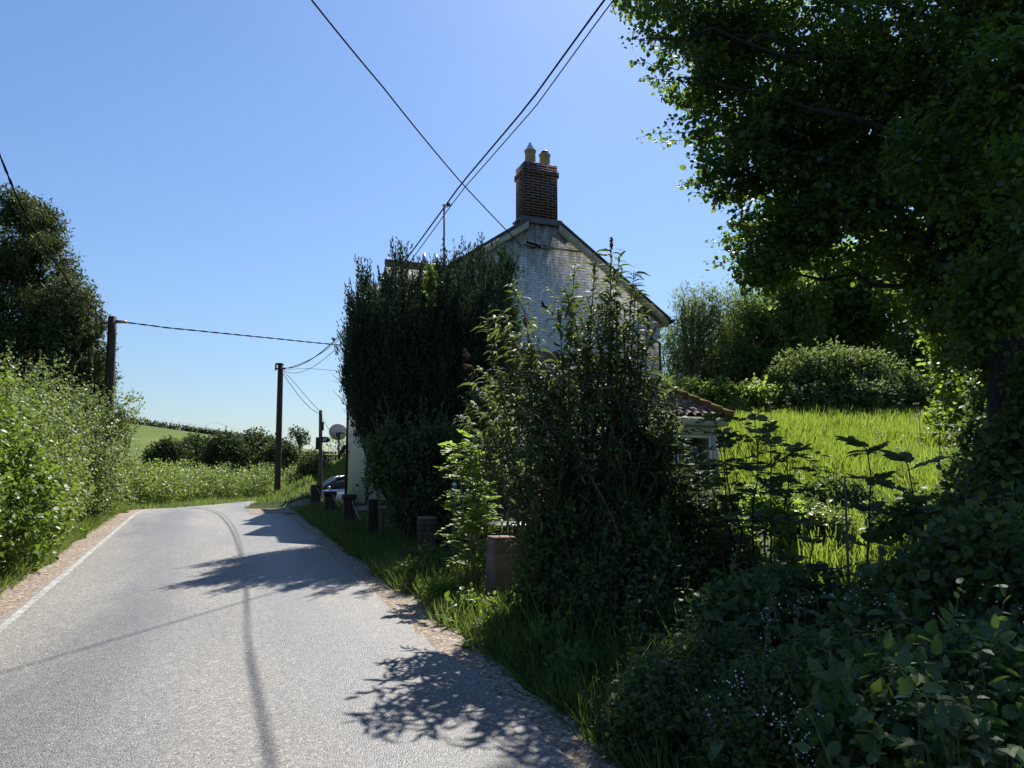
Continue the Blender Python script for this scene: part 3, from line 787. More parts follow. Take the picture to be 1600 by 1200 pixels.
cable('dark twisted cable from the left hedge pole across to the yew', [tuple(topL + np.array([.35, 0, -.15])), (260, 512), (340, 520), (440, 530), (530, 539), tuple(eW)], topL, eW, .012, twist=True)
dS = at(0, 243, 9.5)
cable('black cable from the left picture edge down past the conifer to the left pole', [tuple(topL + np.array([-.25, 0, -.15])), (100, 428), (60, 372), (25, 305), (0, 243), tuple(dS + (dS - topL) * .3 + np.array([0, 0, .6]))], topL, dS, .011, twist=True)
e1 = at(552, 508, 25.2)
cable('sagging cable from the bend pole to the yew, uppermost of the lower three', [tuple(topC + np.array([.1, 0, -.15])), (470, 568), (500, 553), (530, 530), tuple(e1)], topC, e1, .010)
e2 = at(556, 582, 25.0)
cable('faint thin nearly level cable between the bend pole and the yew', [tuple(topC + np.array([.12, 0, -.2])), (480, 576), (520, 579), tuple(e2)], topC, e2, .006)
cable('left cable of the pair sloping from the bend pole down to the short signed pole', [tuple(topC + np.array([.05, 0, -.25])), (462, 612), (480, 633), tuple(topW + np.array([-.03, 0, -.12]))], topC, topW, .009)
cable('right cable of the pair sloping from the bend pole down to the short signed pole', [tuple(topC + np.array([.12, 0, -.25])), (466, 605), (484, 626), tuple(topW + np.array([.03, 0, -.08]))], topC, topW, .008)
e3 = at(546, 712, 26.3)
cable('thin wire from the short signed pole past the satellite dish to the house corner', [tuple(topW + np.array([.08, 0, -.3])), (520, 680), (533, 697), tuple(e3)], topW, e3, .007)

# bridleway finger sign on the short pole
def text_mesh(body, size, mat, name, parent, loc, rz, depth=.004):
    cu = bpy.data.curves.new('lettering', 'FONT'); cu.body = body; cu.size = size; cu.extrude = depth; cu.align_x = 'CENTER'; cu.align_y = 'CENTER'
    tmp = bpy.data.objects.new('lettering_source', cu); COL.objects.link(tmp)
    dg = bpy.context.evaluated_depsgraph_get()
    me = bpy.data.meshes.new_from_object(tmp.evaluated_get(dg)); bpy.data.objects.remove(tmp)
    me.materials.clear(); me.materials.append(mat)
    o = bpy.data.objects.new(name, me); link(o, parent); o.location = loc; o.rotation_euler = (math.pi / 2, 0, rz); return o
sp_ = at(508.5, 687, 25.9)
sg = thing('finger_sign', 'small black pointed sign with a white mark, on the short weathered pole', 'sign', sp_)
b = MB(); hx = [(-.16, 0, -.10), (.08, 0, -.10), (.17, 0, 0), (.08, 0, .10), (-.16, 0, .10)]
b.prism([(x, -.012, z) for x, y, z in hx], (0, .024, 0)); b.build('sign_board', M['black'], sg, local=True)
b = MB()   # white walking-horse mark
b.prism([(-.07, -.02, -.005), (.02, -.02, -.005), (.03, -.02, .03), (.065, -.02, .045), (.06, -.02, .06), (.02, -.02, .055), (-.01, -.02, .03), (-.075, -.02, .03)], (0, .006, 0))
for x in (-.065, -.04, .0, .018): b.box((x, -.017, -.03), (.012, .006, .06))
b.build('horse_mark', M['letter'], sg, local=True)

# satellite dish on its own pole
DY = 31.5; dc = at(528, 677, DY); dxg = gx(527.5, DY)
dish = thing('satellite_dish', 'grey satellite dish on a thin pole beside the house corner', 'satellite dish', (dxg, DY, zt(dxg, DY)))
MB().tube([(dxg, DY, zt(dxg, DY) - .3), (dxg, DY, dc[2] - .05)], .035, 8).build('dish_pole', M['darkmetal'], dish)
ax = Vector((-.16, .86, .46)).normalized(); Q = ax.to_track_quat('Z', 'Y').to_matrix()
R_ = .365
prof = [(R_ * t, .16 * t * t) for t in np.linspace(0.02, 1, 9)] + [(R_ + .012, .165), (R_ + .008, .15)] + [(R_ * t, .16 * t * t - .012) for t in np.linspace(1, 0.02, 9)]
MB().lathe(prof, dc - np.array(ax) * .03, 32, Q).build('reflector', M['dish'], dish, sm=True)
b = MB(); b.tube([dc + np.array([.1, -.14, -.12]), dc + np.array([-.02, -.06, -.05]), dc + np.array([.16, -.1, .02])], .035, 6); b.box(dc + np.array([.03, -.1, -.06]), (.16, .1, .16)); b.tube([dc + np.array([.1, -.1, 0]), dc + np.array([.45, -.02, .0])], .02, 6)
b.build('mount_bracket', M['darkmetal'], dish)
b = MB(); b.tube([dc + np.array([0, .0, -.26]), dc + np.array(ax) * .42 + np.array([0, 0, -.12])], .015, 6); b.box(dc + np.array(ax) * .44 + np.array([0, 0, -.08]), (.07, .1, .07)); b.build('feed_arm', M['darkmetal'], dish)

# dark rail fence with two little name boards
FY = 31.2
fence = thing('rail_fence', 'dark wooden rail fence with two hanging name boards above the grass bank', 'fence', (gx(522, FY), FY, zt(gx(522, FY), FY)))
for u, v1 in ((531, 707), (538, 703), (545, 705)):
    q = at(u, v1, FY); b = MB(); b.box((q[0], FY, (q[2] + zt(q[0], FY) - .3) / 2), (.07, .07, q[2] - zt(q[0], FY) + .3)); b.build('post', M['darkwood'], fence)
for v, u0, u1, r in ((712.5, 504, 548, .06), (717.5, 528, 548, .03), (707.5, 504, 544, .025)):
    a_, c_ = at(u0, v, FY - .05), at(u1, v - .6, FY - .05); b = MB(); b.box((a_ + c_) / 2, (c_[0] - a_[0], .04, r)); b.build('rail', M['darkwood'], fence)
for u in (508, 513, 519, 525):
    q = at(u, 708, FY); b = MB(); b.lathe([(.02, 0), (.035, .03), (.02, .07), (.03, .09), (.004, .13)], q - np.array([0, .05, .04]), 8); b.build('finial', M['darkwood'], fence)
for lab, v0, v1, txt in (('upper black name board lettered BARN hanging from the rail fence', 714.0, 718.8, 'BARN'), ('lower black name board lettered FARM hanging below the other board', 727.0, 731.5, 'FARM')):
    a_, c_ = at(506, v0, FY - .12), at(526, v1, FY - .12); mid = (a_ + c_) / 2
    o = thing('name_board', lab, 'sign', mid, group='name boards on the rail fence')
    b = MB(); b.box(mid, (c_[0] - a_[0], .03, a_[2] - c_[2])); b.build('board', M['black'], o)
    text_mesh(txt, .13, M['letter'], 'lettering', o, (.02, -.0185, .004), 0)
b = MB()
for u in (506.6, 513, 517.5, 525.4):
    a_, c_ = at(u, 712, FY - .12), at(u, 731, FY - .12); b.box((a_ + c_) / 2, (.022, .02, a_[2] - c_[2]))
b.build('hanger', M['darkwood'], fence)['kind'] = 'stuff'

# ------------------------------------------------------------------ pillars and posts along the front garden
def pillar(label, u, Y, w, h, mat, capm, cap=.05, over=.03, dp=None, tilt=0.0):
    g = ground(u, Y); o = thing('pillar', label, 'pillar', g, ROADANG, 'pillars along the front garden')
    o.rotation_euler = (tilt, tilt * .6, ROADANG)
    dp = dp or w
    b = MB(); b.box((0, 0, h / 2 - .2), (w, dp, h + .4)); b.build('shaft', M[mat], o, local=True, bevel=.005)
    b = MB(); b.box((0, 0, h + cap / 2 + .001), (w + over * 2, dp + over * 2, cap)); b.build('capping', M[capm], o, local=True, bevel=.012)
    return o
pillar('reddish block pillar with crumbling top nearest the camera, in front of the dark bin', 783.5, 8.45, .27, .66, 'pbrick', 'crumb', .03, -.004, tilt=.012)
pillar('brown pillar second nearest, half hidden beside the bright sapling', 668, 10.9, .22, .64, 'dblock', 'pbrick', .04, .006, tilt=-.01)
pillar('dark capped pillar third from the far end of the row', 545.5, 15.6, .22, .62, 'dblock', 'dblock', .10, .025, tilt=.01)
pillar('dark capped pillar in front of the parked car windscreen', 516, 18.4, .24, .52, 'dblock', 'dblock', .10, .025)
pillar('dark pillar furthest along the row, below the signed pole', 493, 20.6, .24, .66, 'dblock', 'dblock', .04, .0)
for lab, u, v0, v1, Y in (('pale rope hanging from the third dark pillar', 551, 783, 812, 15.4), ('pale rope hanging from the pillar by the car', 520, 773, 792, 18.2), ('pale rope hanging on the furthest dark pillar', 496, 763, 776, 20.4)):
    a_, c_ = at(u, v0, Y), at(u + 13, v1, Y - 1.0); m_ = (a_ + c_) / 2 - np.array([0, 0, .06])
    o = MB().tube([a_, a_ * .7 + m_ * .3 - np.array([0, 0, .03]), m_, c_ * .6 + m_ * .4 - np.array([0, 0, .02]), c_], .012, 6).build('rope', M['rope']); tag(o, lab, 'rope', 'ropes on the pillars')
for lab, u, Y, w, h in (('dark gatepost under the yew, left of its paler neighbour', 583, 13.6, .17, .75), ('thin paler stake right of the dark gatepost under the yew', 599, 13.2, .06, .62)):
    g = ground(u, Y); b = MB(); b.box((g[0], g[1], g[2] + h / 2 - .15), (w, w * .8, h + .3), rz=ROADANG); o = b.build('gatepost', M['darkwood' if w > .1 else 'post'], None, bevel=.01); tag(o, lab, 'post')
# garden post with a pale ball
g = ground(710, 10.6); tpz = at(711, 757, 10.6)
gp = thing('garden_light', 'thin grey post topped by a pale glass ball, left of the bright sapling', 'garden light', g)
MB().lathe([(.045, -.3), (.045, .2), (.033, .22), (.033, .45), (.04, .47), (.03, .5), (.028, tpz[2] - g[2] - .06), (.042, tpz[2] - g[2] - .05), (.035, tpz[2] - g[2] - .02)], (0, 0, 0), 10).build('stem', M['post'], gp, local=True)
MB().lathe([(.004, -.03), (.02, -.024), (.031, 0), (.022, .022), (.004, .031)], (0, 0, tpz[2] - g[2]), 14).build('ball', M['globe'], gp, local=True, sm=True)
# wheelie bin
bt = at(790, 818, 9.6)
g = ground(790, 9.6)
wb_ = thing('wheelie_bin', 'black wheelie bin with a shiny closed lid behind the near block pillar', 'bin', (g[0], 9.6, min(g[2], bt[2] - .62)), .12)
H_ = bt[2] - wb_.location.z
b = MB(); b.box((0, 0, (H_ - .07) / 2 + .02), (.42, .5, H_ - .10), taper=1.13); b.build('body', M['bin'], wb_, local=True, bevel=.03)
b = MB(); b.prism([(-.27, -.33, H_ - .05), (-.27, .28, H_ - .05), (-.27, .28, H_ + .01), (-.27, -.1, H_ + .035), (-.27, -.3, H_ + .0), (-.27, -.34, H_ - .04)], (.54, 0, 0)); b.build('lid', M['bin'], wb_, local=True, bevel=.012)
b = MB(); b.tube([(-.2, .31, H_ - .06), (-.2, .38, H_ - .04), (.2, .38, H_ - .04), (.2, .31, H_ - .06)], .016, 8); b.build('handle', M['bin'], wb_, local=True)
for sx in (-1, 1):
    b = MB(); b.lathe([(.03, -.025), (.09, -.025), (.1, -.015), (.1, .015), (.09, .025), (.03, .025)], (sx * .24, .2, .1), 16, Matrix.Rotation(math.pi / 2, 3, 'Y')); b.build('wheel', M['rubber'], wb_, local=True)

# ------------------------------------------------------------------ parked car (nose towards the road)
cp = RP(28.6, 4.55); cgz = at(545, 745, 28.3)[2] - 1.38
car = thing('parked_car', 'pale silver blue hatchback parked nose out beyond the house corner', 'car', (cp[0], cp[1], cgz), ROADANG + math.pi / 2 + .0)
def loft(b, secs):
    """cross sections of 8 points joined along the length"""
    V = []; 
    for y, hw, z0, z1, rd in secs:
        V += [(-hw + rd, y, z0), (hw - rd, y, z0), (hw, y, z0 + rd), (hw, y, (z0 + z1) / 2), (hw - rd * .6, y, z1 - rd * .35), (0.0, y, z1), (-hw + rd * .6, y, z1 - rd * .35), (-hw, y, (z0 + z1) / 2), (-hw, y, z0 + rd)]
    k = 9; m = len(secs)
    Fc = [(i * k + j, i * k + (j + 1) % k, (i + 1) * k + (j + 1) % k, (i + 1) * k + j) for i in range(m - 1) for j in range(k)] + [tuple(range(k))[::-1], tuple((m - 1) * k + j for j in range(k))]
    b.add(V, Fc)
b = MB(); loft(b, [(2.05, .62, .30, .62, .06), (1.95, .78, .22, .72, .08), (1.5, .84, .20, .82, .10), (.95, .86, .20, .93, .10), (.2, .87, .20, .96, .10), (-1.2, .87, .20, .98, .10), (-1.8, .83, .24, .98, .10), (-1.98, .74, .34, .86, .08)])
body = b.build('body', M['carpaint'], car, local=True, sm=True)
b = MB(); loft(b, [(.98, .70, .90, .945, .03), (.30, .62, .92, 1.33, .10), (.05, .60, .92, 1.40, .10), (-.9, .60, .92, 1.40, .10), (-1.5, .60, .92, 1.22, .10), (-1.85, .62, .9, .97, .03)])
gh = b.build('windscreen', M['glass'], car, local=True, sm=True)
b = MB(); loft(b, [(.32, .60, 1.325, 1.36, .02), (.05, .60, 1.385, 1.435, .03), (-.9, .60, 1.385, 1.44, .03), (-1.5, .59, 1.21, 1.26, .02)]); b.build('roof_panel', M['carpaint'], car, local=True, sm=True)
for sx in (-1, 1):
    b = MB(); b.tube([(sx * .71, .98, .94), (sx * .62, .30, 1.345), (sx * .6, .04, 1.40)], .03, 6); b.tube([(sx * .64, -.35, .95), (sx * .615, -.4, 1.38)], .03, 6); b.build('door_pillar', M['carpaint'], car, local=True)
    b = MB(); b.box((sx * .58, 1.93, .58), (.3, .16, .13)); b.build('headlight', M['globe'], car, local=True, bevel=.02)
    b = MB(); b.box((sx * .93, .62, .98), (.16, .1, .11)); b.build('wing_mirror', M['carpaint'], car, local=True, bevel=.03)
    for y in (1.28, -1.25):
        Qy = Matrix.Rotation(math.pi / 2, 3, 'Y')
        w = MB().lathe([(.17, -.09), (.28, -.09), (.31, -.06), (.31, .06), (.28, .09), (.17, .09)], (sx * .79, y, .31), 22, Qy).build('wheel', M['rubber'], car, local=True, sm=False)
        MB().lathe([(.03, -.10), (.18, -.085), (.18, .085), (.03, .10)], (sx * .79, y, .31), 14, Qy).build('rim', M['metal'], w, local=True)
# ------------------------------------------------------------------ foliage tools
def nrm(v): return v / (np.linalg.norm(v, axis=-1, keepdims=True) + 1e-9)
# templates: (side, along, up) in leaf lengths; faces as vertex lists
T_OVATE = (np.array([[0, 0, 0], [-.30, .26, .07], [-.27, .66, .06], [0, 1, -.04], [.27, .66, .06], [.30, .26, .07]]), [[0, 5, 4, 3], [0, 3, 2, 1]])
T_RHOMB = (np.array([[0, 0, 0], [-.27, .5, .05], [0, 1, 0], [.27, .5, .05]]), [[0, 3, 2, 1]])
T_ROUND = (np.array([[0, 0, 0], [-.36, .28, .06], [-.34, .72, .05], [0, 1, -.03], [.34, .72, .05], [.36, .28, .06]]), [[0, 5, 4, 3], [0, 3, 2, 1]])
T_LANCE = (np.array([[0, 0, 0], [-.085, .3, .05], [0, .3, .02], [.085, .3, .05], [-.06, .68, .0], [0, .68, -.03], [.06, .68, .0], [0, 1, -.17]]), [[0, 2, 1, 1], [0, 3, 2, 2], [1, 2, 5, 4], [2, 3, 6, 5], [4, 5, 7, 7], [5, 6, 7, 7]])
T_LANCE = (np.array([[-.01, 0, 0], [.01, 0, 0], [-.10, .32, .05], [.10, .32, .05], [-.07, .68, -.01], [.07, .68, -.01], [-.008, 1, -.2], [.008, 1, -.2]]), [[0, 1, 3, 2], [2, 3, 5, 4], [4, 5, 7, 6]])
T_LANCE2 = (T_LANCE[0] * np.array([1.6, 1, 1.6]), T_LANCE[1])
T_BLADE = (np.array([[-.022, 0, 0], [.022, 0, 0], [-.017, .5, .02], [.017, .5, .02], [-.003, 1, -.13], [.003, 1, -.13]]), [[0, 1, 3, 2], [2, 3, 5, 4]])
T_NEEDLE = (np.array([[-.09, 0, 0], [.09, 0, 0], [.075, .6, .03], [0, 1, 0]]), [[0, 1, 2, 3]])
T_SPRAY = (np.array([[0, 0, 0], [-.17, .45, .03], [0, 1, -.03], [.17, .45, .03]]), [[0, 3, 2, 1]])
def _serr():
    L_ = [(0, 0), (-.22, .08), (-.20, .17), (-.31, .22), (-.26, .34), (-.32, .42), (-.24, .54), (-.26, .62), (-.15, .74), (-.15, .82), (0, 1)]
    V = [(0, 0, 0), (0, .5, -.02), (0, 1, -.08)]
    left = []; right = []
    for x, y in L_[1:-1]:
        left.append(len(V)); V.append((x, y, .06 * (-x) / .3)); right.append(len(V)); V.append((-x, y, .06 * (-x) / .3))
    Fc = []
    for side in (left, right):
        seq = side
        for a, c in zip(seq[:-1], seq[1:]):
            mid = 1
            f = [mid, a, c, c]
            Fc.append([mid, a, c] if side is right else [mid, c, a])
        Fc.append([0, seq[0], 1] if side is right else [0, 1, seq[0]])
        Fc.append([1, seq[-1], 2] if side is right else [1, 2, seq[-1]])
    return np.array(V), Fc
T_SERR = _serr()
T_FLOWER = (np.array([[0, 0, 0], [-.5, .5, .1], [0, 1, 0], [.5, .5, .1]]), [[0, 3, 2, 1]])

class LB:
    """collects leaves: base point, direction, facing, length, tone; links them as one mesh"""
    def __init__(self): self.P = []; self.D = []; self.Nn = []; self.S = []; self.C = []
    def add(self, P, D, Nn, S, C=None):
        P = np.atleast_2d(P); m = len(P)
        self.P.append(P); self.D.append(np.broadcast_to(D, (m, 3))); self.Nn.append(np.broadcast_to(Nn, (m, 3)))
        self.S.append(np.broadcast_to(np.asarray(S, float), (m,)))
        self.C.append(RNG.random(m) if C is None else np.broadcast_to(np.asarray(C, float), (m,)))
    def build(self, name, mat, tmpl, parent=None, local=False, label=None):
        P = np.concatenate(self.P); D = nrm(np.concatenate(self.D)); Nn = np.concatenate(self.Nn); S = np.concatenate(self.S); C = np.concatenate(self.C)
        side = nrm(np.cross(D, Nn)); up = np.cross(side, D)
        tv, tf = tmpl; k = len(tv); m = len(P)
        V = P[:, None] + S[:, None, None] * (tv[None, :, :1] * side[:, None] + tv[None, :, 1:2] * D[:, None] + tv[None, :, 2:] * up[:, None])
        sz = np.array([len(f) for f in tf]); fl = np.concatenate([np.array(f) for f in tf])
        FL = (np.arange(m)[:, None] * k + fl[None]).ravel(); SZ = np.tile(sz, m)
        org = np.zeros(3) if local else (wloc(parent) if parent is not None else np.array([P[:, 0].mean(), P[:, 1].mean(), P[:, 2].min()]))
        me = raw_mesh(name, V.reshape(-1, 3) - org, FL, SZ, mat, np.repeat(C, k))
        o = bpy.data.objects.new(name, me); link(o, parent)
        if parent is None and not local: o.location = org
        if label: o['label'] = label
        return o
def rdir(m): return nrm(RNG.normal(size=(m, 3)))
def ell_points(ells, n, shell=.45, nsc=1.2, thr=.36, seed=0.0, top=None):
    """points in a union of ellipsoids [(centre, radii)], denser towards the skin, with holes where the noise is low; returns points and outward directions"""
    w = np.array([(r[0] * r[1] * r[2]) ** (2 / 3) for c, r in ells]); w /= w.sum()
    out_p = []; out_d = []; got = 0
    while got < n:
        m = int((n - got) * 2.0) + 60
        k = RNG.choice(len(ells), m, p=w)
        C = np.array([c for c, r in ells])[k]; R = np.array([r for c, r in ells])[k]
        d = rdir(m); rad = RNG.random(m) ** shell
        rad *= 0.80 + 0.36 * vnoise(d * 2.3 + k[:, None] * 7.1 + seed)
        P = C + d * R * rad[:, None]
        q = .65 * vnoise(P * nsc + 31.7 + seed) + .35 * vnoise(P * nsc * 2.7 + seed)
        ok = q > thr
        P = P[ok]; d = d[ok]
        out_p.append(P); out_d.append(nrm(d / R[ok])); got += len(P)
    return np.concatenate(out_p)[:n], np.concatenate(out_d)[:n]
def cluster_leaves(lb, P, Dout, per, spread, size, droop=.25, upn=.6, jit=.35, outw=.7):
    """leaves along a short twig at each point"""
    m = len(P)
    tw = nrm(Dout * outw + rdir(m) * .7 + np.array([0, 0, .15]))
    for j in range(per):
        t = (j + .5) / per - .4
        pos = P + tw * spread * t * 2 + RNG.normal(size=(m, 3)) * spread * .28
        d = nrm(tw * .5 + rdir(m) * .8 + np.array([0, 0, -droop]))
        nn = nrm(np.array([0, 0, upn]) + Dout * .35 + rdir(m) * .6)
        lb.add(pos, d, nn, size * (1 + jit * RNG.normal(size=m)).clip(.45, 1.7), np.clip(RNG.random(m) * .8 + .2 * RNG.random(), 0, 1))
def limb(b, p0, p1, r0, r1, sag=0.0, k=6, seg=6, wob=.06):
    t = np.linspace(0, 1, seg)[:, None]
    L_ = np.linalg.norm(p1 - p0)
    X = p0 * (1 - t) + p1 * t + np.array([0, 0, 1.0]) * (sag * L_ * t * (1 - t) * 4)
    X[1:-1] += RNG.normal(size=(seg - 2, 3)) * wob * L_ * .3
    b.tube(X, np.linspace(r0, r1, seg), k, cap=False); return X
def tree(name, label, cat, base, height, ells, n, per, spread, size, lmat, tmpl, r0=.18, nlimb=26, bark='trunk', group=None, thr=.36, nsc=1.2, shell=.45, droop=.25, top=None, twigs=120, trunks=1, seed=0.0, upn=.6):
    base = np.asarray(base, float)
    o = thing(name, label, cat, base, 0, group)
    P, Dd = ell_points(ells, n, shell, nsc, thr, seed)
    b = MB()
    topp = np.asarray(top if top is not None else base + np.array([0, 0, height * .8]), float)
    axes = []
    for q in range(trunks):
        off = RNG.normal(size=3) * np.array([.25, .25, 0]) * (trunks > 1)
        tp = topp + RNG.normal(size=3) * np.array([.5, .5, .2]) * height * .12 * (trunks > 1)
        b0 = base + off - np.array([0, 0, .25])
        X = limb(b, b0, tp, r0, r0 * .22, 0, 9, 9, .035); axes.append(X)
    idx = RNG.choice(len(P), min(nlimb, len(P)), replace=False)
    ends = []
    for i in idx:
        X = axes[RNG.integers(len(axes))]
        # leave the trunk below the point it serves
        zrel = np.clip((P[i][2] - base[2]) / max(height, .1) - RNG.uniform(.08, .3), .08, .95)
        j = int(zrel * (len(X) - 1)); f = zrel * (len(X) - 1) - j
        p0 = X[j] * (1 - f) + X[min(j + 1, len(X) - 1)] * f
        rr = r0 * (1 - zrel * .75) * .42
        Y_ = limb(b, p0, P[i], rr, rr * .18, .06, 6, 7, .10); ends.append(Y_)
    if ends and twigs:
        E = np.concatenate([e[3:] for e in ends])
        for i in RNG.choice(len(P), min(twigs, len(P)), replace=False):
            j = ((E - P[i]) ** 2).sum(1).argmin()
            limb(b, E[j], P[i], r0 * .055 + .003, .003, .04, 4, 4, .08)
    b.build('trunk', M[bark], o, sm=True)
    lb = LB(); cluster_leaves(lb, P, Dd, per, spread, size, droop, upn)
    lb.build('crown', M[lmat], tmpl, o)
    return o
def bush(name, label, cat, base, ells, n, per, spread, size, lmat, tmpl, stems=14, bark='twig', r=.018, group=None, thr=.34, nsc=1.6, shell=.5, droop=.15, seed=0.0, sprays=0, spray_len=.5, upn=.5):
    """many stems from the base into a mass of leaves, with loose shoots standing out of the outline"""
    base = np.asarray(base, float)
    o = thing(name, label, cat, base, 0, group)
    P, Dd = ell_points(ells, n, shell, nsc, thr, seed)
    b = MB(); lb = LB()
    for i in RNG.choice(len(P), min(stems, len(P)), replace=False):
        e = P[i]; s0 = np.array([base[0] + (e[0] - base[0]) * .25 + RNG.normal() * .08, base[1] + (e[1] - base[1]) * .25 + RNG.normal() * .08, base[2] - .1])
        limb(b, s0, e, r, r * .25, .08, 5, 7, .10)
    cluster_leaves(lb, P, Dd, per, spread, size, droop, upn)
    if sprays:
        up = P[(Dd[:, 2] > .15)]; ud = Dd[(Dd[:, 2] > .15)]
        if len(up):
            for i in RNG.choice(len(up), min(sprays, len(up)), replace=False):
                d = nrm(ud[i] * .6 + np.array([0, 0, .9]) + RNG.normal(size=3) * .3); ln = spray_len * RNG.uniform(.5, 1.2)
                X = limb(b, up[i] - d * .1, up[i] + d * ln, .006, .002, -.03, 4, 5, .05)
                m = max(5, int(ln / (size * .55))); t = np.linspace(.15, 1, m)
                pp = up[i] + d * ln * t[:, None]
                lb.add(pp, nrm(rdir(m) * .9 + d * .5), nrm(rdir(m) * .6 + np.array([0, 0, .7])), size * RNG.uniform(.6, 1.1, m))
    b.build('stems' if False else 'stem', M[bark], o, sm=True)
    lb.build('foliage', M[lmat], tmpl, o)
    return o

# ------------------------------------------------------------------ left: hedge shrubs, conifer
def hedge_ells(s0, s1, h, w, nc=-3.05, seed=0, bump=.35):
    E = []; k = s0
    while k <= s1 + 1e-6:
        q = RP(k, nc + .25 * RNG.normal()); hh = h * (1 + .12 * RNG.normal())
        g_ = zt(q[0], q[1])
        E.append(((q[0], q[1], g_ + hh * .5), (w * RNG.uniform(.85, 1.15), .95, hh * .56)))
        q2 = RP(k + .3, nc + .55 + .15 * RNG.normal()); E.append(((q2[0], q2[1], g_ + hh * .26), (w * .62, .75, hh * .34)))
        k += .9
    return E
HG = 'shrubs of the roadside hedge on the left'
specs = [
 ('hedge_shrub', 'bright broad-leaved shrub at the left picture edge, nearest of the hedge', 3.2, 6.6, 2.3, 'l_hedge_a', T_ROUND, .055, 9600, 5),
 ('hedge_shrub', 'glossy dark-gapped hawthorn next to the bright broad-leaved shrub in the hedge', 7.2, 9.6, 2.35, 'l_hedge_b', T_OVATE, .046, 9500, 5),
 ('hedge_shrub', 'fresh green hazel-leaved shrub in the middle of the hedge below the conifer', 10.0, 12.0, 2.4, 'l_hedge_a', T_ROUND, .055, 7600, 5),
 ('hedge_shrub', 'pale fine-leaved shrub of the hedge with a silvery sheen', 12.5, 15.0, 2.35, 'l_hedge_c', T_OVATE, .048, 8600, 5),
 ('hedge_shrub', 'grey-green scraggy shrub in the hedge by the left pole', 15.6, 18.4, 2.5, 'l_hedge_d', T_OVATE, .052, 7200, 5),
 ('hedge_shrub', 'yellow-green last tall shrub where the hedge ends beside the road crest', 18.6, 20.2, 2.05, 'l_hedge_c', T_OVATE, .052, 5200, 5)]
for i, (nm, lab, s0, s1, h, lm, tm, sz, n, per) in enumerate(specs):
    q = RP((s0 + s1) / 2, -3.05); g_ = zt(q[0], q[1])
    bush(nm, lab, 'shrub', (q[0], q[1], g_), hedge_ells(s0, s1, h, .95), n, per, sz * 1.6, sz, lm, tm, 34, 'twig', .02, HG, .39, 1.9, .45, .1, i * 3.3, 60, .5)
# scrawny tips standing above the end of the hedge
q = RP(20.2, -4.2)
bush('hedge_sapling', 'thin grey-leaved sapling with bare twigs standing out above the end of the left hedge', 'sapling', (q[0], q[1], zt(q[0], q[1])), [((at(184, 655, q[1])[0], q[1], at(184, 655, q[1])[2]), (.55, .6, .75)), ((at(178, 720, q[1])[0], q[1], at(178, 720, q[1])[2]), (.5, .6, .7))], 900, 4, .10, .055, 'l_hedge_d', T_OVATE, 22, 'palebark', .012, None, .38, 2.2, .7, .1, 1, 26, .4)
# conifer (big cypress)
cx_, cy_ = gx(62, 19.5), 19.5
cb = np.array([cx_, cy_, zt(cx_, cy_)])
EL = []
for (u, v, ru, rv) in ((45, 350, 34, 40), (15, 380, 60, 55), (75, 430, 52, 60), (20, 470, 75, 70), (95, 490, 58, 62), (60, 560, 92, 80), (118, 545, 48, 60), (40, 640, 110, 90), (120, 610, 48, 55), (-60, 420, 80, 110), (-60, 560, 90, 110), (92, 400, 16, 30), (118, 462, 18, 34), (142, 520, 16, 34), (70, 335, 16, 24), (152, 592, 14, 30), (30, 322, 18, 22)):
    c = at(u, v, cy_ + RNG.uniform(-.5, .5)); r = ru / F * cy_; rz_ = rv / F * cy_
    EL.append((tuple(c), (r, max(r, 1.0), rz_)))
tree('conifer_tree', 'tall dark green cypress-like conifer behind the left hedge', 'tree', cb, 7.4, EL, 24000, 6, .13, .10, 'l_conifer', T_SPRAY, .24, 40, 'trunk', None, .43, 1.5, .36, .5, None, 60, upn=.2)

# ------------------------------------------------------------------ far: low clipped hedge, scrub trees, hill hedge, lone tree
def far_hedge(label, s0, s1, h, seed, n, lm, group):
    E = []
    for k in np.arange(s0, s1, 1.0):
        px = np.interp(k, PS, PATH[:, 0]); py = np.interp(k, PS, PATH[:, 1]); nx = np.interp(k, PS, PN[:, 0]); ny = np.interp(k, PS, PN[:, 1])
        off = -3.2 - .4 * (vnoise2(np.array([k]), np.array([0.]), .5, seed)[0])
        x, y = px + nx * off, py + ny * off
        hh = h * (1 + .10 * RNG.normal())
        E.append(((x, y, zt(x, y) + hh * .47), (.95, .85, hh * .56)))
    m = len(E) // 2
    bush('clipped_hedge', label, 'hedge', (E[m][0][0], E[m][0][1], zt(E[m][0][0], E[m][0][1])), E, n, 3, .10, .085, lm, T_RHOMB, 20, 'twig', .015, group, .30, 1.5, .30, .05, seed, 0)
GH = 'low clipped hedges round the bend'
far_hedge('low pale green hedge starting where the tall left hedge ends', 21.0, 27.5, 1.25, 2, 6500, 'l_hedge_c', GH)
far_hedge('low trimmed hedge bulging above the road bend, left of the bend pole', 28.0, 39.0, 1.35, 4, 9000, 'l_hedge_c', GH)
far_hedge('far low hedge behind the bend pole', 40.0, 58.0, 1.4, 6, 8000, 'l_hedge_c', GH)
GW = 'scrub trees along the foot of the hill'
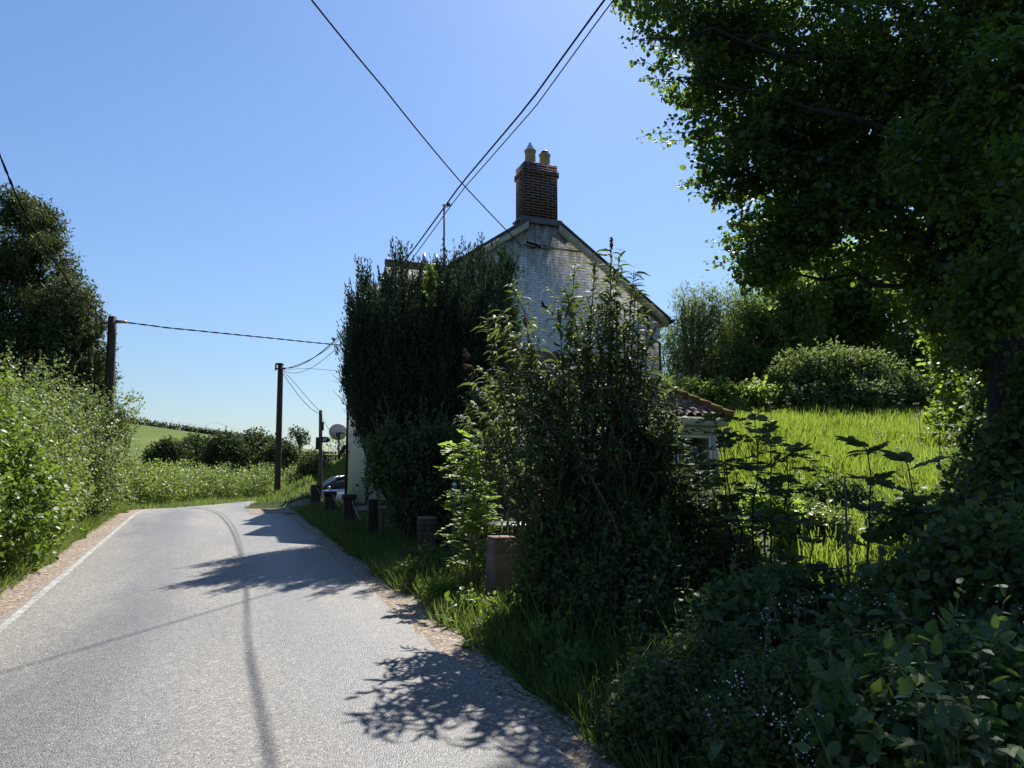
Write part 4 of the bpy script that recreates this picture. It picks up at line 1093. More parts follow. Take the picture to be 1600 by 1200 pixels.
for i, (u, v, ru, top_, lab) in enumerate(((262, 716, 30, 690, 'small round dark scrub tree at the left end of the row below the hill field'),
        (305, 712, 36, 684, 'dark scrub tree second from the left below the hill field'),
        (352, 708, 38, 680, 'broad dark scrub tree in the middle of the row below the hill field'),
        (398, 706, 38, 676, 'tallest of the dark scrub trees, just left of the bend pole'),
        (438, 716, 30, 693, 'dark scrub tree directly behind the bend pole'))):
    Y = 58.0 + 3 * (i % 2); c = at(u, v, Y); r = ru / F * Y; zt_ = at(u, top_, Y)[2]; x = c[0]; g_ = zt(x, Y)
    h = zt_ - g_ + .3
    E = [((x + dx * r, Y + dy, g_ + h * zz), (r * k_, r * .9, h * kz)) for dx, dy, zz, k_, kz in ((0, 0, .55, .7, .46), (-.5, -.3, .45, .6, .42), (.5, .2, .48, .6, .42), (.1, -.5, .3, .9, .32), (-.2, .3, .62, .4, .36))]
    tree('scrub_tree', lab, 'tree', (x, Y, g_), h, E, 4200, 4, .24, .20, 'l_wood', T_RHOMB, .12, 12, 'trunk', GW, .33, .7, .38, .1, None, 0, seed=i * 5.0)
E = []
xs_ = np.linspace(-135, -60, 70)
for x in xs_:
    y = 203 + 3 * math.sin(x * .2); E.append(((x, y, zt(x, y) + .55), (1.0, .8, .75 + .25 * RNG.random())))
bush('hill_hedge', 'thin dark hedge along the skyline of the hill field', 'hedge', (-98, 203, zt(-98, 203)), E, 5000, 3, .4, .42, 'l_wood', T_RHOMB, 6, 'twig', .03, None, .2, .6, .4, .1)
Y = 84.0; u0 = 467; g_ = ground(u0, Y)
c = at(467, 683, Y)
tree('lone_tree', 'small sparse bare-branched tree on the skyline between the bend pole and the signed pole', 'tree', g_, at(467, 668, Y)[2] - g_[2], [((c[0], Y, c[2]), (1.35, 1.2, 1.3)), ((c[0] - .5, Y, c[2] + .4), (.8, .8, .8)), ((c[0] + .55, Y, c[2] - .1), (.8, .8, .9))], 420, 3, .22, .2, 'l_wood', T_RHOMB, .16, 34, 'trunk', None, .44, 1.3, .55, .1, (c[0], Y, c[2] + .9), 150)
g_ = ground(487, 31.0); c = at(487, 727, 31.0)
bush('round_bush', 'dark rounded bush on the bank between the bend pole and the signed pole', 'shrub', g_, [((c[0], 31, c[2]), (.62, .6, .68)), ((c[0] + .35, 31.2, c[2] - .1), (.5, .5, .6)), ((c[0] - .1, 31, c[2] - .45), (.6, .6, .5))], 2200, 4, .08, .075, 'l_wood', T_RHOMB, 10, 'twig', .015, None, .28, 1.8, .33, .05)

# ------------------------------------------------------------------ yew in the front garden
yb = RP(14.0, 3.9); yb = np.array([yb[0], yb[1], zt(yb[0], yb[1])])
yew = thing('yew_tree', 'huge dark upright yew with spiky tops hiding the front of the house', 'tree', yb)
def plume(lb, X, A, per):
    A = nrm(A + RNG.normal(size=A.shape) * .09); m = len(X); ln = RNG.uniform(.28, .6, m); tone = RNG.random(m)
    for j in range(per):
        f = RNG.random(m); w_ = .042 * (1.05 - f)
        off = RNG.normal(size=(m, 3)) * w_[:, None]
        d = nrm(A + RNG.normal(size=(m, 3)) * .32)
        lb.add(X + A * (ln * f)[:, None] + off, d, rdir(m), .062 * RNG.uniform(.6, 1.3, m), np.clip(.55 * tone + .5 * f * RNG.random(m), 0, 1))
lb = LB(); tb = MB()
spires = [(550, 465, 10), (567, 425, 12), (584, 452, 12), (600, 440, 13), (618, 388, 15), (626, 400, 12), (655, 425, 12), (672, 430, 14), (690, 432, 14), (700, 425, 14), (718, 392, 15), (728, 415, 14), (752, 376, 16), (765, 400, 14), (785, 388, 15), (801, 402, 13), (612, 460, 16), (700, 450, 18), (660, 460, 18), (745, 440, 18), (785, 440, 18), (590, 490, 16), (560, 510, 14), (800, 480, 16), (640, 455, 16), (549, 515, 10), (608, 432, 9), (633, 418, 9), (647, 440, 9), (664, 436, 9), (681, 424, 9), (692, 412, 9), (708, 412, 10), (735, 398, 9), (742, 418, 10), (758, 398, 10), (775, 404, 10), (795, 395, 10), (575, 455, 9), (558, 455, 9), (713, 440, 12), (680, 450, 12), (725, 440, 12)]
for (u, v, w_) in spires:
    v = v - (14 if 595 < u < 712 else 4)
    Yd = 14.0 + RNG.uniform(-1.2, 1.2)
    tp = at(u, v, Yd); ht = tp[2] - yb[2]
    b0 = yb + np.array([(tp[0] - yb[0]) * .42, (Yd - yb[1]) * .5, .2])
    # a leader clothed in upright feathery plumes
    nC = 64
    t = RNG.random(nC) ** .75
    rad = (.01 + .17 * (1 - t) ** .6) * (.5 + .8 * RNG.random(nC))
    an = RNG.random(nC) * 2 * math.pi
    low = tp + np.array([(yb[0] - tp[0]) * .10, 0, -2.6 if u > 595 else -1.35]); X = low + (tp - low) * t[:, None]
    X = X + np.stack([np.cos(an) * rad, np.sin(an) * rad, np.full(nC, -.3)], 1)
    plume(lb, X, np.stack([np.cos(an) * .16, np.sin(an) * .16, np.ones(nC)], 1), 30)
    limb(tb, b0, tp - np.array([0, 0, .15]), .07, .008, 0, 5, 8, .03)
EL = []
for (u, v, ru, rv, dy) in ((586, 540, 44, 75, 0), (640, 535, 64, 72, 0), (710, 535, 72, 80, .2), (770, 530, 44, 95, .2), (604, 608, 50, 68, -.1), (680, 620, 85, 90, -.2), (755, 620, 60, 90, 0), (618, 660, 42, 42, 0), (670, 710, 70, 80, 0), (740, 730, 70, 80, 0), (560, 565, 20, 50, 0), (562, 605, 14, 36, 0), (588, 650, 18, 30, 0), (586, 668, 22, 26, 0), (604, 692, 26, 22, 0), (568, 636, 12, 36, 0)):
    c = at(u, v, 14 + dy); k = 14 / F
    EL.append((tuple(c), (ru * k, 1.15, rv * k)))
P, Dd = ell_points(EL, 9500, .33, 1.9, .33)
plume(lb, P - np.array([0, 0, .25]), np.array([0, 0, 1.0]) + Dd * .22, 17)
lb.build('crown', M['l_yew'], T_SPRAY, yew)
for i in RNG.choice(len(P), 60, replace=False): limb(tb, yb + np.array([RNG.normal() * .15, RNG.normal() * .15, RNG.uniform(0, .8)]), P[i], .045, .006, .02, 5, 8, .06)
for k in range(14):   # bare twigs poking out on the road side
    p0 = at(RNG.uniform(540, 560), RNG.uniform(585, 660), 13.8); limb(tb, p0, p0 + np.array([-RNG.uniform(.15, .35), 0, RNG.uniform(-.1, .35)]), .007, .002, 0, 4, 4, .1)
tb.tube([yb - np.array([0, 0, .3]), yb + np.array([0, 0, .5]), yb + np.array([.1, 0, 1.6])], [.3, .24, .16], 10)
tb.build('trunk', M['trunk'], yew, sm=True)
# climbing ivy shoot that catches the light on top of the yew
c = at(672, 440, 13.3)
lb = LB(); P, Dd = ell_points([(tuple(c), (.09, .09, .42))], 150, .6, 3, .2); cluster_leaves(lb, P, Dd, 3, .05, .06, .2)
o = lb.build('climbing_shoot', M['l_hedge_c'], T_OVATE); tag(o, 'narrow yellow-green climbing shoot catching the light near the top of the yew', 'climber')

# ------------------------------------------------------------------ garden shrubs in front of the yew
def px_bush(name, label, cat, u, v_base, Y, blobs, n, per, spread, size, lm, tm, stems=16, **k):
    g_ = ground(u, Y)
    E = []
    for (uu, vv, ru, rv, dy) in blobs:
        c = at(uu, vv, Y + dy); q = (Y + dy) / F; E.append(((c[0], c[1], c[2]), (ru * q, max(.35, ru * q * .8), rv * q)))
    return bush(name, label, cat, g_, E, n, per, spread, size, lm, tm, stems, **k)
px_bush('garden_shrub', 'dark leafy shrub with sunlit top sprigs at the foot of the yew', 'shrub', 640, 850, 12.4,
        [(635, 715, 50, 50, 0), (685, 725, 60, 60, 0), (632, 770, 42, 50, 0), (680, 790, 65, 60, .1), (720, 760, 45, 70, .2), (640, 680, 32, 26, -.1), (604, 745, 28, 44, .2), (602, 702, 24, 28, 0)], 4600, 5, .13, .062, 'l_shrub', T_OVATE, 40, thr=.40, nsc=2.2, sprays=120, spray_len=.55, shell=.6)
px_bush('sapling_bush', 'loose green shrub glowing in the sun between the yew and the buddleia', 'shrub', 775, 850, 11.4,
        [(755, 650, 26, 38, 0), (775, 700, 32, 42, 0), (800, 740, 36, 40, 0)], 650, 4, .11, .075, 'l_shrub', T_OVATE, 18, thr=.40, sprays=40, spray_len=.4, shell=.7)

# compound-leaved plants ------------------------------------------------
def compound(lb, b, p, d, ln, pairs, lsize, droop=.25, r=.004):
    """a leaf stalk with opposite leaflets and one at the tip"""
    d = nrm(np.asarray(d, float)); side = nrm(np.cross(d, [0, 0, 1.0])); up = np.cross(side, d)
    t = np.linspace(.25, .92, pairs)
    X = p + d * ln * t[:, None] + np.array([0, 0, -1.0]) * (droop * ln * t[:, None] ** 2)
    for sgn in (-1, 1):
        dd = nrm(side * sgn * .85 + d * .5 + RNG.normal(size=(pairs, 3)) * .12 - np.array([0, 0, .12]))
        lb.add(X, dd, up + RNG.normal(size=(pairs, 3)) * .2, lsize * (1 - .35 * np.abs(t - .5)) * RNG.uniform(.85, 1.15, pairs))
    e = p + d * ln + np.array([0, 0, -droop * ln]); lb.add(e[None], nrm(d - np.array([0, 0, droop]))[None], up[None], [lsize])
    tt = np.linspace(0, 1, 5)[:, None]
    b.tube(p + d * ln * tt + np.array([0, 0, -1.0]) * droop * ln * tt ** 2, np.linspace(r, r * .4, 5), 4, cap=False)
def ash(name, label, cat, g_, h, nst, spread, lf, lsz, lm, bark='twig', lean=(0, 0), pairs=4, group=None, whorls=7, tm=T_OVATE, start=.35):
    o = thing(name, label, cat, g_, 0, group); lb = LB(); b = MB()
    for k in range(nst):
        tip = np.array([RNG.normal() * spread * .5 + lean[0], RNG.normal() * spread * .4 + lean[1], h * RNG.uniform(.75, 1.0) if k else h])
        b0 = np.array([RNG.normal() * .06, RNG.normal() * .06, -.15])
        X = limb(b, b0, tip, .013, .004, 0, 6, 9, .04)
        for j in range(whorls):
            f = start + (1 - start) * j / (whorls - 1); i = int(f * 8); p = X[min(i, 8)] * (1 - (f * 8 - i)) + X[min(i + 1, 8)] * (f * 8 - i)
            a0 = RNG.random() * 6.28
            for q in range(3):
                a = a0 + q * 2.1 + RNG.normal() * .3; p = p + np.array([0, 0, RNG.normal() * .03])
                compound(lb, b, p, np.array([math.cos(a), math.sin(a), RNG.uniform(.1, 1.1)]), lf * RNG.uniform(.55, 1.2) * (1.1 - .35 * f), pairs, lsz * RNG.uniform(.8, 1.15), RNG.uniform(.2, .6))
    b.build('stem', M[bark], o, local=True, sm=True); lb.build('foliage', M[lm], tm, o, local=True); return o
g_ = ground(748, 9.2)
ash('ash_sapling', 'bright sunlit sapling with feathery leaves just left of the near block pillar and bin', 'sapling', g_, at(740, 690, 9.2)[2] - g_[2], 7, .42, .36, .075, 'l_bright', 'palebark', pairs=5, whorls=9, start=.25)

# buddleia --------------------------------------------------------------
bb = ground(945, 7.5)
bud = thing('buddleia_bush', 'tall straggly buddleia with narrow leaves and dead brown flower heads', 'shrub', bb)
lb = LB(); sb = MB(); fb = []
tips = [(735, 600, 0), (728, 655, -.2), (752, 560, 0), (770, 480, .1), (800, 455, 0), (815, 500, -.3), (835, 540, 0), (850, 470, .2), (870, 500, -.2), (880, 440, 0), (900, 425, .2), (915, 470, -.3), (932, 420, 0), (945, 455, .1), (958, 395, 0), (968, 410, .2), (978, 430, -.1), (985, 455, 0), (965, 470, .2), (945, 520, -.3), (990, 520, 0), (1005, 560, .2), (1020, 600, 0), (1035, 640, -.1), (1045, 690, .1), (920, 560, -.4), (890, 600, -.5), (855, 610, -.4), (820, 620, -.4), (780, 600, -.3), (960, 600, -.5), (1000, 660, -.4), (795, 540, .3), (840, 580, .4), (905, 520, .5), (975, 560, .5), (870, 560, .3), (760, 690, -.3), (1060, 660, .2), (1010, 620, .3), (935, 640, -.5), (830, 680, -.5), (890, 690, -.6), (780, 660, .2), (950, 690, -.5), (745, 720, 0), (805, 720, -.2), (850, 730, -.4), (925, 740, -.5), (1000, 730, -.3), (1025, 560, .3), (1040, 600, .2), (1052, 640, 0), (1030, 690, -.2), (1062, 700, 0), (990, 570, 0), (1010, 520, .2), (970, 500, 0), (940, 480, .2), (915, 560, .2), (880, 640, .1), (840, 660, .1), (900, 740, -.2), (960, 740, -.3), (1040, 740, -.2), (870, 760, -.3), (985, 620, -.2), (1015, 660, .1), (955, 650, .1), (820, 560, .1), (800, 640, .1), (850, 700, 0), (925, 690, 0), (985, 700, 0), (950, 412, 0), (1000, 455, .1), (1060, 660, .1), (740, 620, .1), (726, 640, .1), (760, 500, .1), (780, 520, 0), (785, 470, .1), (1015, 505, .1)]
for (u, v, dy) in tips:
    u = u + RNG.normal() * 5; v = v + RNG.normal() * 9; tip = at(u, v, 7.45 + dy * .8 + RNG.normal() * .12)
    b0 = bb + np.array([RNG.normal() * .25 + (tip[0] - bb[0]) * .15, RNG.normal() * .25, -.1])
    t = np.linspace(0, 1, 12)[:, None]
    mid = (b0 + tip) / 2 + np.array([(b0[0] - tip[0]) * .25 + RNG.normal() * .12, RNG.normal() * .1, .30])
    X = b0 * (1 - t) ** 2 + mid * 2 * t * (1 - t) + tip * t ** 2
    sb.tube(X, np.linspace(.017, .004, 12), 5, cap=False)
    L_ = np.linalg.norm(tip - b0)
    n_ = int(L_ * 13)
    for q in range(n_):
        f0_ = .42 if v < 640 else .6; f = f0_ + (1 - f0_) * (q / n_) ** .75
        i = min(int(f * 11), 10); p = X[i] * (1 - (f * 11 - i)) + X[i + 1] * (f * 11 - i)
        ax_ = nrm(X[i + 1] - X[i]); a = RNG.random() * 6.28
        for sgn in (0, math.pi):
            d = nrm(np.array([math.cos(a + sgn), math.sin(a + sgn), -.05]) + ax_ * .45 + RNG.normal(size=3) * .2)
            lb.add(p[None], d[None], (np.array([0, 0, 1.0]) + RNG.normal(size=3) * .3)[None], [.165 * RNG.uniform(.4, 1.15)])
    # side shoots with leaves
    for q in range(7):
        f = RNG.uniform(.25, .9); i = min(int(f * 11), 10); p = X[i]
        d = nrm(np.array([RNG.normal(), RNG.normal() * .8, .8])); ln = RNG.uniform(.2, .5)
        e = p + d * ln; sb.tube([p, (p + e) / 2 + np.array([0, 0, -.02]), e], [.005, .004, .002], 4, cap=False)
        m = 10; tt = np.linspace(.2, 1, m)[:, None]; pp = p + (e - p) * tt
        dd = nrm(rdir(m) * .9 + d * .7 + np.array([0, 0, -.05])); lb.add(pp, dd, nrm(np.array([0, 0, 1.0]) + rdir(m) * .5), .155 * RNG.uniform(.5, 1.15, m))
    if v < 700 and RNG.random() < .2: fb.append((tip, nrm(X[-1] - X[-2])))
sb.build('stem', M['twig'], bud, sm=True)
lb.build('foliage', M['l_budd'], (T_LANCE[0] * np.array([1.15, 1, 1.8]), T_LANCE[1]), bud)
fb += [(at(745, 588, 7.45), np.array([-.5, 0, .8])), (at(738, 575, 7.45), np.array([-.8, 0, .3])), (at(732, 560, 7.45), np.array([-.4, .2, .8]))]
for tip, d in fb[:30]:
    ln = RNG.uniform(.07, .12); b = MB(); t = np.linspace(0, 1, 7)[:, None]
    X = tip + d * ln * t + np.array([0, 0, -1.0]) * .05 * t ** 2 + RNG.normal(size=(7, 3)) * .006
    b.tube(X, [.008, .016, .018, .017, .014, .010, .003], 7)
    for q in range(40):
        f = RNG.random(); p = tip + d * ln * f; e = p + rdir(1)[0] * .024; b.tube([p, e], [.005, .003], 4)
    b.build('flower_head', M['brownflower'], bud)
# ivy-dark mass at its foot, down to the verge
px_bush('ivy_mound', 'dark rounded mass of ivy leaves at the foot of the buddleia', 'shrub', 890, 1000, 7.1,
        [(880, 850, 60, 85, 0), (860, 930, 45, 70, -.3), (940, 860, 70, 85, 0), (1000, 840, 60, 80, .3), (930, 950, 60, 70, -.6), (1010, 900, 70, 80, -.4), (840, 890, 28, 60, 0), (960, 800, 50, 30, .1)], 12000, 4, .09, .044, 'l_bramble', T_OVATE, 40, thr=.36, nsc=2.4, shell=.5, sprays=110, spray_len=.45)
px_bush('elder_bush', 'dark leafy bush filling the gap between the buddleia and the lean-to wall', 'shrub', 1060, 900, 7.7,
        [(1015, 720, 30, 50, 0), (1060, 790, 42, 40, 0), (1025, 770, 40, 50, .1), (1105, 815, 40, 40, 0)], 1500, 4, .11, .075, 'l_budd', T_LANCE2, 26, thr=.38, nsc=2.0, shell=.6, sprays=50, spray_len=.45)
# ------------------------------------------------------------------ big tree on the right
tb0 = ground(1590, 8.6)
E = []
for (u, v, Y, ru, rv) in ((1120, 40, 11.5, 130, 70), (1010, -60, 12.0, 90, 90), (1260, 60, 11.5, 170, 120), (1180, 190, 11.2, 120, 80), (1090, 120, 11.4, 85, 45), (1150, 275, 11.0, 75, 45), (1290, 250, 11, 170, 120), (1230, 360, 10.8, 105, 62), (1400, 130, 10.5, 190, 170), (1540, 180, 9.8, 170, 200), (1390, 340, 10.2, 150, 100), (1520, 400, 9.4, 140, 110), (1620, 420, 9.0, 110, 160),
        (1160, -180, 12, 190, 130), (1380, -150, 11, 220, 150), (1560, -80, 10, 180, 180), (1690, 150, 9.5, 140, 240), (1020, -190, 13, 120, 90), (1200, 420, 10.7, 60, 26), (1580, 560, 9.0, 80, 80), (1650, 640, 8.6, 90, 110), (1490, 490, 9.2, 45, 36), (1570, 330, 7.4, 90, 130), (1600, 130, 7.6, 100, 130), (1530, 480, 7.8, 60, 60), (1480, 240, 8.4, 90, 90)):
    c = at(u, v, Y); q = Y / F; E.append((tuple(c), (ru * q, max(.7, min(ru, rv) * q), rv * q)))
NB = 30000
P, Dd = ell_points(E, NB, .46, 1.25, .40, 3.0)
big = thing('beech_tree', 'large leafy tree overhanging from the right, dark against the sky', 'tree', tb0)
lb = LB(); cluster_leaves(lb, P, Dd, 7, .115, .070, .25, .75, .3)
bt_ = MB()
tr = [tb0 - np.array([0, 0, .4]), tb0 + np.array([-.03, 0, .8]), at(1582, 560, 8.7), at(1568, 440, 8.9), at(1555, 300, 9.1), at(1530, 120, 9.4), at(1500, -80, 9.8), at(1460, -260, 10.3)]
bt_.tube(tr, [.42, .3, .25, .22, .19, .15, .1, .04], 12, cap=False)
tr2 = [at(1575, 520, 8.8), at(1600, 330, 9.0), at(1640, 120, 9.2), at(1660, -100, 9.3)]
bt_.tube(tr2, [.17, .14, .1, .04], 9, cap=False)
main = [(1575, 500, 8.8, 1180, 300), (1568, 440, 8.9, 1200, 350), (1560, 380, 9.0, 1230, 360), (1562, 400, 9.0, 1150, 200), (1550, 280, 9.2, 1060, 120), (1545, 240, 9.2, 1100, 40), (1535, 150, 9.4, 1010, 60), (1520, 60, 9.5, 1000, -100), (1572, 480, 8.8, 1280, 300), (1580, 540, 8.7, 1400, 420), (1555, 330, 9.1, 1330, 200), (1515, 20, 9.6, 1150, -150), (1545, 260, 9.2, 1300, 120), (1580, 545, 8.7, 1470, 480), (1585, 600, 8.7, 1650, 620), (1560, 350, 9.0, 1700, 200), (1578, 520, 8.8, 1210, 420), (1500, -60, 9.8, 1350, -170)]
ends = []
for (u0, v0, Y0, u1, v1) in main:
    X = limb(bt_, at(u0, v0, Y0), at(u1, v1, 11.2 if u1 < 1450 else 9.4), .055, .012, .05, 7, 9, .07); ends.append(X)
EE = np.concatenate([e[2:] for e in ends])
for i in RNG.choice(len(P), 520, replace=False):
    j = ((EE - P[i]) ** 2).sum(1).argmin(); limb(bt_, EE[j], P[i], .016, .004, .03, 4, 5, .08)
# slender tips that reach out of the crown against the sky
tipsp = [((1060, 110), (990, 98)), ((1080, 70), (976, 62)), ((1060, 20), (972, 10)), ((1080, 130), (1000, 122)), ((1130, 205), (1002, 214)), ((1100, 215), (1030, 224)), ((1130, 290), (1068, 285)), ((1160, 320), (1080, 300)), ((1200, 380), (1112, 380)), ((1200, 410), (1112, 412)), ((1220, 430), (1150, 440)), ((1190, 360), (1140, 345)), ((1120, 180), (1040, 190))]
for (a_, c_) in tipsp:
    p0, p1 = at(*a_, 11.2), at(*c_, 11.2 + RNG.uniform(-.3, .3)); X = limb(bt_, p0, p1, .009, .003, .03, 4, 8, .05)
    for f in np.linspace(.15, 1, 9):
        i = min(int(f * 7), 6); p = X[i] * (1 - (f * 7 - i)) + X[i + 1] * (f * 7 - i); m = 5
        lb.add(p + RNG.normal(size=(m, 3)) * .045, nrm(rdir(m) + np.array([-.3, 0, -.4])), nrm(rdir(m) * .8 + np.array([0, 0, .6])), .082 * RNG.uniform(.6, 1.1, m))
bt_.build('trunk', M['trunk'], big, sm=True)
lb.build('crown', M['l_big'], T_ROUND, big)

# ------------------------------------------------------------------ trees and bushes behind the meadow
def px_tree(name, label, u, Y, blobs, n, per, spread, size, lm, tm, r0=.16, cat='tree', **k):
    g_ = ground(u, Y); E = []; zmax = 0
    for (uu, vv, ru, rv, dy) in blobs:
        c = at(uu, vv, Y + dy); q = (Y + dy) / F; E.append((tuple(c), (ru * q, max(.8, min(ru, rv) * q * .9), rv * q))); zmax = max(zmax, c[2] + rv * q)
    return tree(name, label, cat, g_, zmax - g_[2], E, n, per, spread, size, lm, tm, r0, **k)
GB = 'trees behind the meadow'
px_tree('willow_tree', 'feathery grey-green willow-like tree just right of the house eaves', 1085, 27.5,
        [(1085, 480, 42, 45, 0), (1060, 530, 36, 60, -.3), (1120, 500, 45, 60, 0), (1100, 560, 60, 60, .2), (1165, 490, 45, 50, .5), (1050, 590, 30, 45, 0), (1100, 620, 70, 40, .4)], 6500, 4, .22, .14, 'l_pale', T_LANCE, .14, group=GB, thr=.38, nsc=.9, trunks=4, bark='palebark', droop=.05, nlimb=50)
px_tree('alder_tree', 'dark rounded tree between the willow-like tree and the pale bush', 1180, 28.5,
        [(1180, 520, 60, 60, 0), (1140, 590, 50, 60, 0), (1200, 590, 55, 65, -.3), (1230, 470, 60, 55, 1), (1240, 540, 50, 60, .5), (1110, 630, 45, 40, -.2), (1160, 640, 60, 35, -.4)], 7500, 4, .22, .15, 'l_dark', T_OVATE, .15, group=GB, thr=.36, nsc=.9, trunks=3, bark='palebark', nlimb=34)
px_tree('ash_tree', 'tall dark tree behind the pale bush, filling the gap under the overhanging boughs', 1310, 31.0,
        [(1300, 440, 90, 80, 0), (1260, 500, 60, 60, -.4), (1350, 480, 80, 90, 0), (1320, 560, 90, 70, .3), (1400, 420, 80, 80, .5)], 8500, 4, .26, .17, 'l_dark', T_OVATE, .24, group=GB, thr=.37, nsc=.8, nlimb=30)
px_tree('oak_tree', 'dark stout-limbed tree at the right rear corner of the meadow', 1460, 28.0,
        [(1450, 470, 90, 80, 0), (1520, 440, 90, 90, 0), (1440, 570, 70, 60, .3), (1530, 560, 100, 90, 0), (1500, 630, 90, 50, .2), (1600, 500, 90, 120, .4)], 9500, 4, .24, .16, 'l_dark', T_OVATE, .28, group=GB, thr=.37, nsc=.8, nlimb=40)
px_tree('hazel_tree', 'sunlit yellow-green leafy tree right of the meadow below the boughs', 1530, 17.0,
        [(1500, 520, 60, 50, 0), (1560, 480, 70, 60, 0), (1540, 580, 90, 60, .2), (1610, 560, 70, 80, 0), (1560, 660, 80, 60, 0), (1500, 640, 40, 40, -.3)], 6000, 4, .15, .10, 'l_dark', T_ROUND, .1, group=GB, thr=.40, nsc=1.1, trunks=3, nlimb=36)
px_bush('pale_bush', 'large pale-topped rounded bush at the top edge of the meadow', 'shrub', 1310, 640, 24.5,
        [(1300, 585, 80, 48, 0), (1250, 590, 48, 45, -.2), (1350, 590, 70, 45, .1), (1400, 610, 60, 32, 0), (1440, 618, 45, 28, 0), (1300, 620, 110, 30, -.4), (1225, 610, 28, 40, 0)], 9500, 4, .12, .095, 'l_pale', T_OVATE, 24, thr=.32, shell=.38, sprays=70, spray_len=.7)
for i, (u, v, Y, lab) in enumerate(((1180, 655, 24.0, 'dark low shrub under the alder-like tree at the rear edge of the meadow'), (1080, 650, 24.5, 'dark low shrub behind the mossy lean-to roof'))):
    px_bush('understorey_shrub', lab, 'shrub', u, v, Y, [(u, v - 22, 60, 40, 0), (u - 40, v - 15, 40, 35, 0), (u + 40, v - 20, 40, 38, 0)], 2600, 4, .14, .11, 'l_dark', T_OVATE, 14, thr=.33, group='dark shrubs at the meadow edge')
# dark thicket at the right picture edge
px_bush('thicket', 'dense dark thicket at the right picture edge under the big tree', 'shrub', 1570, 800, 7.6,
        [(1610, 700, 55, 60, 0), (1570, 750, 45, 45, .3), (1600, 790, 80, 70, 0), (1650, 620, 60, 90, 0), (1530, 810, 55, 45, -.2), (1600, 850, 90, 70, -.5)], 7000, 4, .11, .075, 'l_bramble', T_OVATE, 24, thr=.34, shell=.42, sprays=36, spray_len=.45)
px_bush('thicket', 'loose leafy thicket with sunlit leaf edges bordering the right of the meadow', 'shrub', 1500, 760, 10.5,
        [(1535, 690, 40, 45, 0), (1560, 640, 50, 60, .2), (1515, 740, 36, 32, -.2), (1560, 720, 55, 60, 0)], 2600, 4, .12, .08, 'l_shrub', T_OVATE, 18, thr=.38, shell=.5, sprays=30, spray_len=.5)

# ------------------------------------------------------------------ undergrowth in the right foreground
GN = 'low bushes of the right foreground'
lows = [
 ('bramble_bush', 'bramble mound with small dark leaves between the ivy mound and the meadow gap', 1080, 6.6, [(1080, 930, 90, 70, 0), (1020, 980, 70, 70, -.3), (1140, 900, 70, 60, .3), (1090, 860, 60, 40, .6)], 5200, .052, 'l_bramble', T_OVATE),
 ('bramble_bush', 'toothed-leaved nettle patch below the dark saplings in the middle of the right foreground', 1230, 5.6, [(1220, 960, 90, 55, 0), (1290, 985, 80, 50, -.2), (1160, 980, 70, 60, -.2)], 3600, .07, 'l_nettle', T_SERR),
 ('bramble_bush', 'bramble with blue-sheened leaves in front of the right thicket', 1440, 5.0, [(1430, 960, 100, 60, 0), (1500, 930, 90, 75, .2), (1380, 1000, 80, 50, -.2)], 5200, .068, 'l_bramble', T_ROUND),
 ('bramble_bush', 'tall bramble at the right picture edge, below the thicket', 1570, 4.6, [(1560, 900, 100, 90, .2), (1610, 980, 110, 90, 0), (1560, 1050, 90, 70, -.3)], 5200, .066, 'l_bramble', T_ROUND),
 ('bramble_bush', 'fine-leaved bramble spilling to the road edge at the bottom of the picture', 1080, 4.5, [(1050, 1090, 80, 70, 0), (1120, 1060, 90, 70, .2), (1010, 1130, 60, 60, -.2)], 7000, .036, 'l_bramble', T_OVATE),
 ('bramble_bush', 'bramble in the bottom middle of the right foreground, flecked with white blossom', 1240, 4.0, [(1230, 1110, 110, 80, 0), (1300, 1070, 90, 70, .2), (1180, 1160, 90, 60, -.2)], 8000, .034, 'l_bramble', T_OVATE),
 ('bramble_bush', 'large-leaved nettle patch in the bottom right corner', 1500, 3.6, [(1480, 1110, 120, 80, 0), (1580, 1130, 120, 90, 0), (1400, 1150, 100, 70, -.2)], 3600, .085, 'l_nettle', T_SERR)]
for i, (nm, lab, u, Y, bl, n, sz, lm, tm) in enumerate(lows):
    px_bush(nm if 'nettle' not in lab else 'nettle_patch', lab, 'bramble' if 'nettle' not in lab else 'nettles', u, 1000, Y, bl + [(x, y + 60, r1 * 1.0, r2, d) for x, y, r1, r2, d in bl], int(n * 1.5), 4, sz * 1.5, sz * .8, lm, tm, 20, group=GN, thr=.34, shell=.45, sprays=26, spray_len=.35, seed=i * 2.0)
